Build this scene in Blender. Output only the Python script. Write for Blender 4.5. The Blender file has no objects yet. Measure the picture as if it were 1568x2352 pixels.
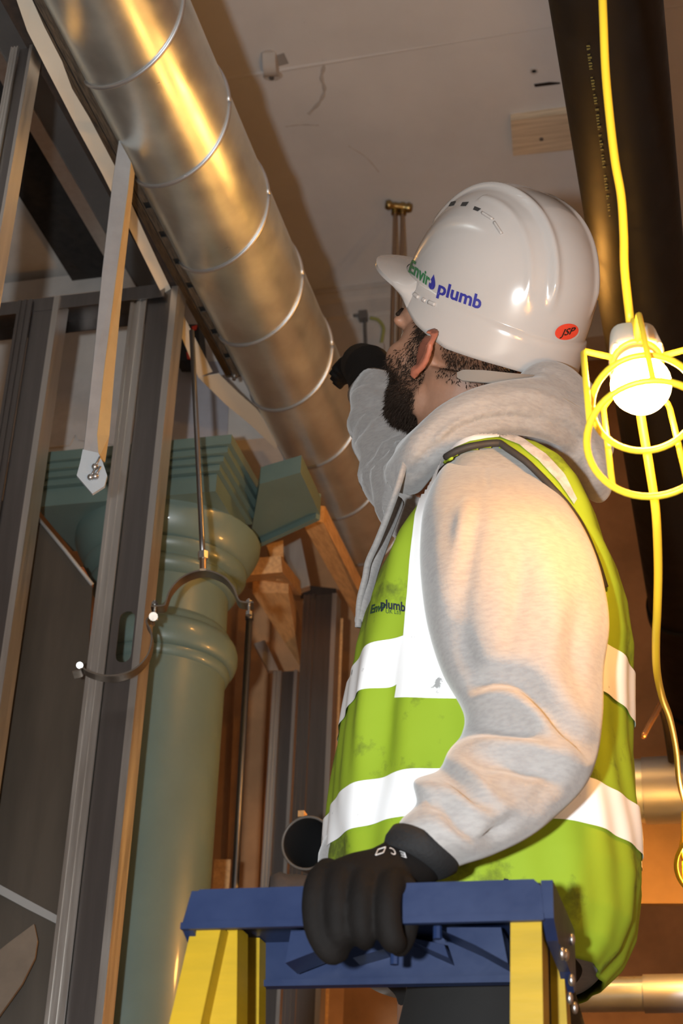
import bpy, bmesh, math, random
import numpy as np
from mathutils import Vector, Matrix
from mathutils.bvhtree import BVHTree

random.seed(7)
RNG = np.random.default_rng(11)
SC = bpy.context.scene
COL = SC.collection

# ------------------------------------------------------------------ camera
FPX = 3683.0                                   # focal length in pixels of a 1568 x 2352 frame
PITCH, ROLL, YAW = (math.radians(a) for a in (28.6, 2.28, -14.55))
CZ = 0.42                                      # camera height above the floor
fwd = np.array([math.sin(YAW) * math.cos(PITCH), math.cos(YAW) * math.cos(PITCH), math.sin(PITCH)])
rt0 = np.array([math.cos(YAW), -math.sin(YAW), 0.0])
up0 = np.cross(rt0, fwd)
CA = math.cos(ROLL) * rt0 + math.sin(ROLL) * up0
CB = -math.sin(ROLL) * rt0 + math.cos(ROLL) * up0
CAM = np.array([0.0, 0.0, CZ])
ER, EF, EZ = rt0, np.array([math.sin(YAW), math.cos(YAW), 0.0]), np.array([0, 0, 1.0])

cd = bpy.data.cameras.new('camera')
cd.sensor_fit = 'HORIZONTAL'
cd.sensor_width = 36.0
cd.lens = FPX / 1568.0 * 36.0
cd.clip_start = 0.02
cd.clip_end = 60
cd.dof.use_dof = True
cd.dof.focus_distance = 2.05
cd.dof.aperture_fstop = 15.0
cam = bpy.data.objects.new('camera', cd)
COL.objects.link(cam)
cam.matrix_world = Matrix(((CA[0], CB[0], -fwd[0], 0), (CA[1], CB[1], -fwd[1], 0), (CA[2], CB[2], -fwd[2], CZ), (0, 0, 0, 1)))
SC.camera = cam

# ------------------------------------------------------------------ world, flash, exposure
SC.view_settings.view_transform = 'Standard'
SC.view_settings.look = 'None'
SC.view_settings.exposure = 0.0
SC.view_settings.gamma = 1.0
SC.view_settings.use_curve_mapping = False
w = bpy.data.worlds.new('world')
SC.world = w
w.use_nodes = True
w.node_tree.nodes['Background'].inputs[0].default_value = (1.0, 0.72, 0.45, 1)
w.node_tree.nodes['Background'].inputs[1].default_value = 0.03

fl = bpy.data.lights.new('camera_flash', 'POINT')          # the flash gun, beside the lens
fl.energy = 165
fl.color = (0.91, 0.97, 1.0)
fl.shadow_soft_size = 0.022
flo = bpy.data.objects.new('camera_flash', fl)
COL.objects.link(flo)
flo.location = CAM - 0.17 * CA + 0.03 * CB

LAMP_COL = (1.0, 0.47, 0.10)


# ------------------------------------------------------------------ where a point of the place is
def ray(px, py):
    return fwd * FPX + CA * (px - 784) - CB * (py - 1176)


def at(px, py, d):
    r = ray(px, py)
    return CAM + r * (d / (r @ EF))


def onz(px, py, z):
    r = ray(px, py)
    return CAM + r * ((z - CZ) / r[2])


def ony(px, py, y):
    r = ray(px, py)
    return CAM + r * (y / r[1])


def proj(P):
    P = np.asarray(P, float) - CAM
    z = P @ fwd
    return np.stack([784 + FPX * (P @ CA) / z, 1176 - FPX * (P @ CB) / z], -1)


# ------------------------------------------------------------------ objects
def obj(name, geo, mat, parent=None, smooth=False, auto=None, label=None):
    V, Fc = geo
    me = bpy.data.meshes.new(name)
    me.from_pydata(np.asarray(V, float).tolist(), [], [list(f) for f in Fc])
    bm = bmesh.new()
    bm.from_mesh(me)
    bmesh.ops.recalc_face_normals(bm, faces=bm.faces)
    bm.to_mesh(me)
    bm.free()
    if smooth:
        me.shade_smooth()
        if auto:
            me.set_sharp_from_angle(angle=math.radians(auto))
    o = bpy.data.objects.new(name, me)
    COL.objects.link(o)
    if mat:
        me.materials.append(mat)
    if parent is not None:
        o.parent = parent
        o.matrix_parent_inverse = ROOTINV[parent.name]
    ROOTINV[o.name] = Matrix.Identity(4)
    if label:
        o['label'] = label
    return o


ROOTINV = {}


def thing(name, label, cat, loc, group=None):
    o = bpy.data.objects.new(name, None)
    COL.objects.link(o)
    o.empty_display_size = 0.05
    o.location = Vector(loc)
    ROOTINV[o.name] = Matrix.Translation(-Vector(loc))
    o['label'] = label
    o['category'] = cat
    if group:
        o['group'] = group
    return o


def tag(o, label, cat, group=None):
    o['label'] = label
    o['category'] = cat
    if group:
        o['group'] = group
    return o


def struct(o):
    o['kind'] = 'structure'
    return o


# ------------------------------------------------------------------ geometry
def merge(*gs):
    V, Fc = [], []
    for v, f in gs:
        n = len(V)
        V += [np.asarray(p, float) for p in v]
        Fc += [[i + n for i in q] for q in f]
    return V, Fc


def hexa(p):
    return [np.asarray(q, float) for q in p], [[0, 3, 2, 1], [4, 5, 6, 7], [0, 1, 5, 4], [1, 2, 6, 5], [2, 3, 7, 6], [3, 0, 4, 7]]


def box(x0, x1, y0, y1, z0, z1):
    return hexa([(x0, y0, z0), (x1, y0, z0), (x1, y1, z0), (x0, y1, z0), (x0, y0, z1), (x1, y0, z1), (x1, y1, z1), (x0, y1, z1)])


def prism(poly, vec):
    n = len(poly)
    P = [np.asarray(p, float) for p in poly]
    vec = np.asarray(vec, float)
    V = P + [p + vec for p in P]
    Fc = [list(range(n))[::-1], list(range(n, 2 * n))]
    Fc += [[i, (i + 1) % n, n + (i + 1) % n, n + i] for i in range(n)]
    return V, Fc


def loft(rings, closed=True, caps=True):
    n = len(rings[0])
    V = [np.asarray(p, float) for r in rings for p in r]
    Fc = []
    for i in range(len(rings) - 1):
        for j in range(n if closed else n - 1):
            k = (j + 1) % n
            Fc.append([i * n + j, i * n + k, (i + 1) * n + k, (i + 1) * n + j])
    if caps and closed:
        Fc.append(list(range(n))[::-1])
        Fc.append([(len(rings) - 1) * n + j for j in range(n)])
    return V, Fc


def smooth_path(P, n=8):
    """Catmull-Rom through P"""
    P = [np.asarray(p, float) for p in P]
    Q = [2 * P[0] - P[1]] + P + [2 * P[-1] - P[-2]]
    out = []
    for i in range(1, len(Q) - 2):
        a, b, c, d = Q[i - 1], Q[i], Q[i + 1], Q[i + 2]
        for k in range(n):
            t = k / n
            out.append(.5 * (2 * b + (c - a) * t + (2 * a - 5 * b + 4 * c - d) * t * t + (3 * b - a - 3 * c + d) * t ** 3))
    out.append(P[-1])
    return out


def frames(P, closed=False, hint=None):
    n = len(P)
    T = []
    for i in range(n):
        a = P[(i - 1) % n] if (closed or i > 0) else P[i]
        b = P[(i + 1) % n] if (closed or i < n - 1) else P[i]
        t = b - a
        T.append(t / (np.linalg.norm(t) + 1e-12))
    h = np.array(hint if hint is not None else ([0, 0, 1.0] if abs(T[0][2]) < .9 else [1.0, 0, 0]), float)
    N = []
    u = h - T[0] * (h @ T[0])
    for t in T:
        u = u - t * (u @ t)
        u = u / (np.linalg.norm(u) + 1e-12)
        N.append(u.copy())
    return T, N


def tube(P, r, n=10, closed=False, caps=True, flat=1.0, hint=None):
    P = [np.asarray(p, float) for p in P]
    R = list(r) if hasattr(r, '__len__') else [r] * len(P)
    T, N = frames(P, closed, hint)
    rings = []
    for p, t, u, q in zip(P, T, N, R):
        v = np.cross(t, u)
        rings.append([p + q * (math.cos(a) * u * flat + math.sin(a) * v) for a in np.linspace(0, 2 * math.pi, n, endpoint=False)])
    if closed:
        rings.append(rings[0])
        return loft(rings, True, False)
    return loft(rings, True, caps)


def ellipsoid(c, r, rot=None, nu=24, nv=14):
    V, Fc = [], []
    c = np.asarray(c, float)
    r = np.asarray(r if hasattr(r, '__len__') else (r, r, r), float)
    rings = []
    for i in range(1, nv):
        th = math.pi * i / nv
        ring = []
        for j in range(nu):
            ph = 2 * math.pi * j / nu
            p = np.array([math.sin(th) * math.cos(ph), math.sin(th) * math.sin(ph), math.cos(th)]) * r
            ring.append(c + (rot @ p if rot is not None else p))
        rings.append(ring)
    V, Fc = loft(rings, True, True)
    return V, Fc


def lathe(prof, c, n=48, axis=None):
    """prof: (radius, height) pairs about a vertical axis through c"""
    c = np.asarray(c, float)
    rings = []
    for r, h in prof:
        rings.append([c + np.array([r * math.cos(a), r * math.sin(a), h]) for a in np.linspace(0, 2 * math.pi, n, endpoint=False)])
    return loft(rings, True, True)


def disc_tube(c, ax, r0, r1, length, n=32):
    """a hollow tube: outer r1, inner r0"""
    c = np.asarray(c, float)
    ax = np.asarray(ax, float) / np.linalg.norm(ax)
    h = np.array([0, 0, 1.0]) if abs(ax[2]) < .9 else np.array([1.0, 0, 0])
    u = np.cross(ax, h); u /= np.linalg.norm(u)
    v = np.cross(ax, u)
    A = np.linspace(0, 2 * math.pi, n, endpoint=False)
    R = lambda r, s: [c + ax * s + r * (math.cos(a) * u + math.sin(a) * v) for a in A]
    rings = [R(r1, 0), R(r1, length), R(r0, length), R(r0, 0), R(r1, 0)]
    return loft(rings, True, False)


def sheet(A, B, th, rows=None):
    """thin solid strip between polylines A and B (3D, equal length)"""
    A = [np.asarray(p, float) for p in A]; B = [np.asarray(p, float) for p in B]
    rings = []
    for i in range(len(A)):
        j = min(i + 1, len(A) - 1); k = max(i - 1, 0)
        n = np.cross(A[j] - A[k], B[i] - A[i]); n /= np.linalg.norm(n) + 1e-12
        rings.append([A[i] - n * th / 2, B[i] - n * th / 2, B[i] + n * th / 2, A[i] + n * th / 2])
    return loft(rings, True, True)


def remesh(geo, voxel, smooth=6, fac=0.5):
    V, Fc = geo
    me = bpy.data.meshes.new('tmp')
    me.from_pydata(np.asarray(V, float).tolist(), [], [list(f) for f in Fc])
    bm = bmesh.new(); bm.from_mesh(me)
    # every closed piece must point outwards
    bmesh.ops.recalc_face_normals(bm, faces=bm.faces)
    bm.to_mesh(me); bm.free()
    o = bpy.data.objects.new('tmp', me)
    COL.objects.link(o)
    m = o.modifiers.new('r', 'REMESH'); m.mode = 'VOXEL'; m.voxel_size = voxel
    if smooth:
        s = o.modifiers.new('s', 'SMOOTH'); s.iterations = smooth; s.factor = fac
    dg = bpy.context.evaluated_depsgraph_get()
    ev = o.evaluated_get(dg)
    m2 = ev.to_mesh()
    nv = len(m2.vertices)
    co = np.empty(nv * 3); m2.vertices.foreach_get('co', co)
    F2 = [list(p.vertices) for p in m2.polygons]
    ev.to_mesh_clear()
    bpy.data.objects.remove(o)
    bpy.data.meshes.remove(me)
    return list(co.reshape(-1, 3)), F2


def vnormals(geo):
    V = np.array(geo[0], float); N = np.zeros_like(V)
    for k in (3, 4):
        q = np.array([f for f in geo[1] if len(f) == k], int)
        if len(q):
            n = np.cross(V[q[:, 1]] - V[q[:, 0]], V[q[:, 2]] - V[q[:, 0]]) if k == 3 else np.cross(V[q[:, 2]] - V[q[:, 0]], V[q[:, 3]] - V[q[:, 1]])
            for j in range(k):
                np.add.at(N, q[:, j], n)
    return N / (np.linalg.norm(N, axis=1, keepdims=True) + 1e-12)


def bvh(geo):
    return BVHTree.FromPolygons([Vector(v) for v in geo[0]], [list(f) for f in geo[1]])


def hit(tree, px, py, off=0.0):
    r = ray(px, py); r = r / np.linalg.norm(r)
    loc, n, i, d = tree.ray_cast(Vector(CAM), Vector(r))
    if loc is None:
        return None
    n = np.array(n)
    if n @ r > 0:
        n = -n
    return np.array(loc) + n * off


def lay(tree, grid, off, th=0.0):
    """strip laid on a surface: grid[i][j] = pixel of the surface point; returns a thin mesh on that surface"""
    rows = len(grid); cols = len(grid[0])
    V = []; ok = []
    last = None
    for r in grid:
        for p in r:
            h = hit(tree, p[0], p[1], off)
            ok.append(h is not None)
            V.append(h if h is not None else np.zeros(3))
    Fc = []
    for i in range(rows - 1):
        for j in range(cols - 1):
            q = [i * cols + j, i * cols + j + 1, (i + 1) * cols + j + 1, (i + 1) * cols + j]
            if all(ok[k] for k in q):
                Fc.append(q)
    used = sorted({k for f in Fc for k in f}); mp = {k: i for i, k in enumerate(used)}
    return [V[k] for k in used], [[mp[k] for k in f] for f in Fc]


def interp_poly(P, n):
    P = np.array(P, float)
    s = np.r_[0, np.cumsum(np.linalg.norm(np.diff(P, axis=0), axis=1))]
    t = np.linspace(0, s[-1], n)
    return np.stack([np.interp(t, s, P[:, k]) for k in range(P.shape[1])], 1)


def grid_between(L, R, n, m):
    L = interp_poly(L, n); R = interp_poly(R, n)
    return [[L[i] + (R[i] - L[i]) * j / (m - 1) for j in range(m)] for i in range(n)]


def text_geo(s, cuts=1, shear=0.0, bold=0.0):
    cu = bpy.data.curves.new('t', 'FONT')
    cu.body = s; cu.size = 1.0; cu.shear = shear; cu.offset = bold; cu.resolution_u = 3
    o = bpy.data.objects.new('t', cu); COL.objects.link(o)
    dg = bpy.context.evaluated_depsgraph_get()
    me = bpy.data.meshes.new_from_object(o.evaluated_get(dg))
    bm = bmesh.new(); bm.from_mesh(me)
    if cuts:
        bmesh.ops.subdivide_edges(bm, edges=bm.edges, cuts=cuts)
    bmesh.ops.triangulate(bm, faces=bm.faces)
    V = np.array([v.co[:] for v in bm.verts]); Fc = [[v.index for v in f.verts] for f in bm.faces]
    bm.free(); bpy.data.objects.remove(o); bpy.data.curves.remove(cu); bpy.data.meshes.remove(me)
    return V, Fc


def text_on(tree, s, fn, off, cuts=1, shear=0.0, bold=0.0):
    """letters pressed on a surface: fn maps (u in 0..1 along the word, v in letter heights) to the surface pixel"""
    V, Fc = text_geo(s, cuts, shear, bold)
    x0, x1 = V[:, 0].min(), V[:, 0].max()
    out = []; good = []
    for v in V:
        p = fn((v[0] - x0) / (x1 - x0), v[1] / 0.72)
        h = hit(tree, p[0], p[1], off)
        good.append(h is not None); out.append(h if h is not None else np.zeros(3))
    Fc = [f for f in Fc if all(good[i] for i in f)]
    used = sorted({k for f in Fc for k in f}); mp = {k: i for i, k in enumerate(used)}
    return [out[k] for k in used], [[mp[k] for k in f] for f in Fc]


# ------------------------------------------------------------------ materials
MATS = {}


def mat(name, col, rough=0.6, metal=0.0, var=0.0, vscale=20.0, col2=None, bump=0.0, bscale=60.0, stretch=(1, 1, 1),
        emit=None, estr=0.0, coat=0.0, sheen=0.0, rvar=0.0, spec=0.5, lo=0.35, hi=0.65, detail=6.0):
    if name in MATS:
        return MATS[name]
    m = bpy.data.materials.new(name); MATS[name] = m
    m.use_nodes = True
    nt = m.node_tree; b = nt.nodes['Principled BSDF']; L = nt.links
    c4 = (*col, 1)
    b.inputs['Base Color'].default_value = c4
    b.inputs['Roughness'].default_value = rough
    b.inputs['Metallic'].default_value = metal
    b.inputs['Specular IOR Level'].default_value = spec
    if coat:
        b.inputs['Coat Weight'].default_value = coat
        b.inputs['Coat Roughness'].default_value = 0.08
    if sheen:
        b.inputs['Sheen Weight'].default_value = sheen
        b.inputs['Sheen Roughness'].default_value = .5
    if emit:
        b.inputs['Emission Color'].default_value = (*emit, 1)
        b.inputs['Emission Strength'].default_value = estr
    if var or bump or rvar or col2:
        tc = nt.nodes.new('ShaderNodeTexCoord')
        mp = nt.nodes.new('ShaderNodeMapping'); mp.inputs['Scale'].default_value = stretch
        L.new(tc.outputs['Object'], mp.inputs['Vector'])
    if var or col2 or rvar:
        nz = nt.nodes.new('ShaderNodeTexNoise'); nz.inputs['Scale'].default_value = vscale; nz.inputs['Detail'].default_value = detail
        nz.inputs['Roughness'].default_value = .6
        L.new(mp.outputs['Vector'], nz.inputs['Vector'])
        cr = nt.nodes.new('ShaderNodeValToRGB')
        c2 = col2 if col2 else tuple(x * (1 - var) for x in col)
        cr.color_ramp.elements[0].position = lo; cr.color_ramp.elements[0].color = (*c2, 1)
        cr.color_ramp.elements[1].position = hi; cr.color_ramp.elements[1].color = c4
        L.new(nz.outputs['Fac'], cr.inputs['Fac'])
        if var or col2:
            L.new(cr.outputs['Color'], b.inputs['Base Color'])
        if rvar:
            mr = nt.nodes.new('ShaderNodeMapRange')
            mr.inputs['From Min'].default_value = .3; mr.inputs['From Max'].default_value = .7
            mr.inputs['To Min'].default_value = rough - rvar; mr.inputs['To Max'].default_value = rough + rvar
            L.new(nz.outputs['Fac'], mr.inputs['Value']); L.new(mr.outputs['Result'], b.inputs['Roughness'])
    if bump:
        n2 = nt.nodes.new('ShaderNodeTexNoise'); n2.inputs['Scale'].default_value = bscale; n2.inputs['Detail'].default_value = 4
        L.new(mp.outputs['Vector'], n2.inputs['Vector'])
        bp = nt.nodes.new('ShaderNodeBump'); bp.inputs['Strength'].default_value = bump; bp.inputs['Distance'].default_value = .004
        L.new(n2.outputs['Fac'], bp.inputs['Height']); L.new(bp.outputs['Normal'], b.inputs['Normal'])
    return m


def ensure_bump_chain(m, scale, strength, stretch=(1, 1, 1)):
    return m


M_CEIL = mat('ceiling_plaster', (.66, .66, .66), .85, var=.10, vscale=3.0, bump=.08, bscale=30)
M_WALLB = mat('brown_board', (.66, .37, .18), .75, var=.35, vscale=4.0, bump=.05)
M_WALLD = mat('dark_wall', (.20, .14, .10), .8, var=.3, vscale=3)
M_FLOOR = mat('floor_concrete', (.28, .22, .17), .85, var=.3, vscale=5)
M_PLAST = mat('white_plaster', (.52, .49, .46), .85, var=.15, vscale=9, bump=.15, bscale=40)
M_GALV = mat('galvanised_duct', (.80, .86, .85), .35, .90, var=.18, vscale=9, rvar=.08, bump=.02, bscale=15, detail=8)
M_SEAM = mat('galvanised_seam', (.52, .53, .55), .45, .9)
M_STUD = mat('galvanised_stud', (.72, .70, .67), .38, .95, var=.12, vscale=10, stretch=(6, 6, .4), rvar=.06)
M_STUDD = mat('dark_galvanised', (.26, .25, .25), .38, 1.0, var=.12, vscale=10, stretch=(6, 6, .4))  # darker metal tone for webs, tracks, rod and conduit
M_CHAN = mat('dusty_channel', (.13, .10, .07), .7, .35, col2=(.045, .037, .03), vscale=60, stretch=(6, .5, 6), bump=.1)
M_CREAM = mat('cream_tape', (.52, .49, .42), .7, var=.05, vscale=8)
M_TAPEG = mat('grey_tape', (.33, .33, .34), .45, var=.12, vscale=30, spec=.6)
M_TAPELIT = mat('lamplit_tape', (.50, .38, .20), .55, var=.1, vscale=20)  # yellow lamp light on the strip's side, put into the tape colour
M_GREEN = mat('sage_green_paint', (.122, .178, .158), .40, var=.14, vscale=6, bump=.05, bscale=30, coat=.15)
M_BLACKP = mat('black_pipe_plastic', (.008, .007, .007), .55, var=.3, vscale=12, bump=.02, rvar=.08, spec=.16)
M_YCABLE = mat('yellow_cable', (.85, .56, .03), .45)
M_YCAGE = mat('yellow_cage', (.88, .62, .03), .4)
M_BLUE = mat('blue_plastic', (.010, .021, .066), .42, spec=.3, col2=(.008, .017, .055), vscale=14, bump=.03, bscale=80, rvar=.06)
M_YLAD = mat('yellow_fibreglass', (.37, .23, .003), .5, spec=.3, col2=(.30, .195, .003), vscale=8, stretch=(1, 1, 6), bump=.03)
M_STEEL = mat('zinc_steel', (.46, .45, .44), .42, 1.0)
M_RUST = mat('dull_steel_band', (.30, .26, .22), .42, 1.0, var=.25, vscale=40)
M_TIMB = mat('timber', (.72, .42, .18), .7, col2=(.52, .29, .12), vscale=18, stretch=(6, 1, 6), bump=.06)
M_BATT = mat('pale_softwood', (.68, .57, .42), .7, col2=(.50, .40, .28), vscale=14, stretch=(.35, 6, 6))
M_BRASS = mat('brass', (.42, .31, .13), .35, 1.0, var=.3, vscale=50)
M_COPPER = mat('dull_copper', (.40, .30, .22), .4, 1.0)
M_DARKG = mat('dark_grey_duct', (.20, .20, .20), .5, .6, var=.2, vscale=6)
M_INSUL = mat('black_insulation', (.022, .018, .016), .95, var=.5, vscale=40, bump=.5, bscale=90)
M_PANEL = mat('dark_sheet', (.085, .068, .052), .35, .2, var=.35, vscale=5, stretch=(3, 3, .4))
M_BLACKH = mat('black_void', (.012, .012, .012), .6)
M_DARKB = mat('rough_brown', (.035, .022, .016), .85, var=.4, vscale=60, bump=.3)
M_GREYST = mat('grey_strip', (.30, .29, .28), .5)


def hoodie_mat():
    m = mat('heather_grey_fleece', (.47, .44, .42), .92, sheen=.35, spec=.15)
    nt = m.node_tree; L = nt.links; b = nt.nodes['Principled BSDF']
    tc = nt.nodes.new('ShaderNodeTexCoord')
    mp = nt.nodes.new('ShaderNodeMapping'); mp.inputs['Scale'].default_value = (1, 1, 3.2); mp.inputs['Rotation'].default_value = (.3, .25, 0)
    L.new(tc.outputs['Object'], mp.inputs['Vector'])
    nz = nt.nodes.new('ShaderNodeTexNoise'); nz.inputs['Scale'].default_value = 110; nz.inputs['Detail'].default_value = 4
    L.new(mp.outputs['Vector'], nz.inputs['Vector'])
    cr = nt.nodes.new('ShaderNodeValToRGB')
    cr.color_ramp.elements[0].position = .34; cr.color_ramp.elements[0].color = (.27, .255, .25, 1)
    cr.color_ramp.elements[1].position = .6; cr.color_ramp.elements[1].color = (.315, .30, .29, 1)
    L.new(nz.outputs['Fac'], cr.inputs['Fac']); L.new(cr.outputs['Color'], b.inputs['Base Color'])
    n2 = nt.nodes.new('ShaderNodeTexNoise'); n2.inputs['Scale'].default_value = 400
    L.new(tc.outputs['Object'], n2.inputs['Vector'])
    bp = nt.nodes.new('ShaderNodeBump'); bp.inputs['Strength'].default_value = .18; bp.inputs['Distance'].default_value = .002
    L.new(n2.outputs['Fac'], bp.inputs['Height']); L.new(bp.outputs['Normal'], b.inputs['Normal'])
    return m


M_HOOD = hoodie_mat()


def vest_mat():
    m = mat('hi_vis_yellow', (.44, .60, .035), .75, spec=.25)
    nt = m.node_tree; L = nt.links; b = nt.nodes['Principled BSDF']
    tc = nt.nodes.new('ShaderNodeTexCoord')
    nz = nt.nodes.new('ShaderNodeTexNoise'); nz.inputs['Scale'].default_value = 9; nz.inputs['Detail'].default_value = 7; nz.inputs['Roughness'].default_value = .68
    L.new(tc.outputs['Object'], nz.inputs['Vector'])
    cr = nt.nodes.new('ShaderNodeValToRGB')          # grime smudges of a worn vest
    e = cr.color_ramp.elements
    e[0].position = .35; e[0].color = (.10, .13, .02, 1)
    e[1].position = .475; e[1].color = (.27, .385, .022, 1)
    L.new(nz.outputs['Fac'], cr.inputs['Fac']); L.new(cr.outputs['Color'], b.inputs['Base Color'])
    n2 = nt.nodes.new('ShaderNodeTexNoise'); n2.inputs['Scale'].default_value = 26
    L.new(tc.outputs['Object'], n2.inputs['Vector'])
    bp = nt.nodes.new('ShaderNodeBump'); bp.inputs['Strength'].default_value = .12; bp.inputs['Distance'].default_value = .006
    L.new(n2.outputs['Fac'], bp.inputs['Height']); L.new(bp.outputs['Normal'], b.inputs['Normal'])
    return m


M_VEST = vest_mat()
M_REFL = mat('silver_reflective_tape', (.97, .97, .98), .5, col2=(.30, .30, .30), vscale=34, lo=.315, hi=.345, detail=10, spec=.8)
M_PIPING = mat('black_piping', (.025, .022, .02), .7)
M_HELM = mat('white_helmet_plastic', (.47, .44, .42), .16, coat=.5, var=.04, vscale=10)
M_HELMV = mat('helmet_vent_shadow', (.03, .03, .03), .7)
M_TXTG = mat('green_print', (.03, .16, .06), .5)
M_TXTB = mat('blue_print', (.03, .03, .24), .5)
M_TXTW = mat('white_print', (.55, .55, .56), .6)
M_TXTO = mat('olive_print', (.12, .11, .03), .6)
M_TXTD = mat('dark_teal_print', (.012, .05, .025), .7)
M_TXTN = mat('navy_print', (.010, .014, .035), .7)
M_RED = mat('red_sticker', (.70, .06, .03), .35)
M_BLK = mat('black_print', (.012, .01, .01), .5)
M_GLOVE = mat('black_glove', (.0058, .0046, .0042), .8, var=.3, vscale=30, bump=.12, bscale=220, spec=.16)
M_CUFF = mat('black_knit', (.0045, .0045, .0055), .85, bump=.3, bscale=300)
M_TROU = mat('black_trousers', (.005, .0045, .0045), .85, var=.3, vscale=20)
M_HOLDER = mat('lamp_holder_rubber', (.55, .52, .44), .6)
M_LINER = mat('lamp_liner', (.55, .34, .16), .7)
M_HAIR = mat('dark_brown_hair', (.020, .012, .008), .8, spec=.15)
M_STRAP = mat('helmet_harness', (.24, .22, .20), .6)


def skin_mat():
    m = mat('skin', (.52, .27, .17), .5, spec=.4)
    nt = m.node_tree; L = nt.links; b = nt.nodes['Principled BSDF']
    b.inputs['Subsurface Weight'].default_value = .12
    b.inputs['Subsurface Radius'].default_value = (.01, .004, .002)
    at_ = nt.nodes.new('ShaderNodeAttribute'); at_.attribute_name = 'tint'
    tc = nt.nodes.new('ShaderNodeTexCoord')
    nz = nt.nodes.new('ShaderNodeTexNoise'); nz.inputs['Scale'].default_value = 260; nz.inputs['Detail'].default_value = 3
    L.new(tc.outputs['Object'], nz.inputs['Vector'])
    mx = nt.nodes.new('ShaderNodeMix'); mx.data_type = 'RGBA'; mx.blend_type = 'MULTIPLY'
    cr = nt.nodes.new('ShaderNodeValToRGB')
    cr.color_ramp.elements[0].color = (.82, .78, .76, 1); cr.color_ramp.elements[1].color = (1, 1, 1, 1)
    L.new(nz.outputs['Fac'], cr.inputs['Fac'])
    mx.inputs[0].default_value = 1
    L.new(at_.outputs['Color'], mx.inputs[6]); L.new(cr.outputs['Color'], mx.inputs[7])
    L.new(mx.outputs[2], b.inputs['Base Color'])
    return m


M_SKIN = skin_mat()


# ================================================================== THE SETTING
ZC = 3.2 + CZ                                   # ceiling height
XL, XR, YB, YF = -3.0, 1.35, 4.66, -2.2
floor = struct(obj('floor', box(XL, XR, YF, YB, -.1, 0), M_FLOOR))
struct(obj('wall_left', box(XL - .1, XL, YF, YB, 0, ZC + .2), M_WALLD))
struct(obj('wall_right', box(XR, XR + .1, YF, YB, 0, ZC + .2), M_WALLB))
struct(obj('wall_back', box(XL, XR, YB, YB + .1, 0, ZC + .2), M_WALLB))
struct(obj('wall_front', box(XL, XR, YF - .1, YF, 0, ZC + .2), M_WALLD))

# ceiling: two plasterboards that meet at a filled joint
j0, j1 = onz(520, 180, ZC), onz(1260, 60, ZC)
sl = (j1[1] - j0[1]) / (j1[0] - j0[0])
jy = lambda x: j0[1] + sl * (x - j0[0])
ceil = struct(obj('ceiling', box(XL, XR, YF, YB, ZC + .012, ZC + .14), M_CEIL))
g = .002
obj('ceiling_board', prism([(XL, jy(XL) + g, ZC), (XR, jy(XR) + g, ZC), (XR, YB, ZC), (XL, YB, ZC)], (0, 0, .012)), M_CEIL, ceil)
obj('ceiling_board', prism([(XL, YF, ZC - .003), (XR, YF, ZC - .003), (XR, jy(XR) - g, ZC - .003), (XL, jy(XL) - g, ZC - .003)], (0, 0, .015)), M_CEIL, ceil)
obj('joint_filler', tube([np.array([x, jy(x), ZC + .0]) for x in np.linspace(-1.6, .6, 12)], [.007 + .002 * math.sin(7 * i) for i in range(12)], 8, flat=.6), M_CEIL, ceil)


def crack(pts, r, name='plaster_crack'):
    P = [onz(x, y, ZC) for x, y in pts]
    P = smooth_path(P, 5)
    obj(name, tube(P, [r * (.6 + .7 * abs(math.sin(2.3 * i + 1))) for i in range(len(P))], 6, flat=.45, hint=(0, 0, 1)), M_PLAST, ceil)


crack([(690, 30), (705, 62), (722, 92), (733, 118), (743, 150), (738, 178), (745, 205), (735, 232), (708, 262)], .0055)
crack([(655, 290), (690, 286), (732, 287)], .003)
crack([(800, 335), (840, 360), (870, 395)], .0025)
# a drilled hole and a stroke of black marker
h = onz(1226, 162, ZC)
obj('drill_hole', disc_tube(h - np.array([0, 0, .004]), (0, 0, 1), .007, .011, .005, 16), M_PLAST, ceil)
obj('drill_hole_bore', disc_tube(h - np.array([0, 0, .002]), (0, 0, 1), .0005, .007, .003, 12), M_BLACKH, ceil)
mk = [onz(x, y, ZC - .002) for x, y in ((1226, 194), (1262, 189), (1286, 190), (1286, 193), (1262, 196), (1228, 200))]
obj('marker_stroke', prism(mk, (0, 0, .0015)), M_BLK, ceil)

# cornice and the bulkhead under it
cn = onz(845, 650, ZC)
yb = cn[1]
zb = (ony(860, 822, yb + .02))[2]
bulk = struct(obj('wall_bulkhead', box(-1.75, XR, yb + .03, yb + .16, zb, ZC), M_PLAST))
prof = [(0, 0), (0, -.018), (.008, -.02), (.012, -.04), (.022, -.052), (.022, -.105), (.028, -.11), (.034, -.125), (.034, 0)]
tr = struct(obj('trim_cornice', prism([(-1.75, yb + a, ZC + b) for a, b in prof], (XR + 1.75, 0, 0)), M_PLAST))
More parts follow.
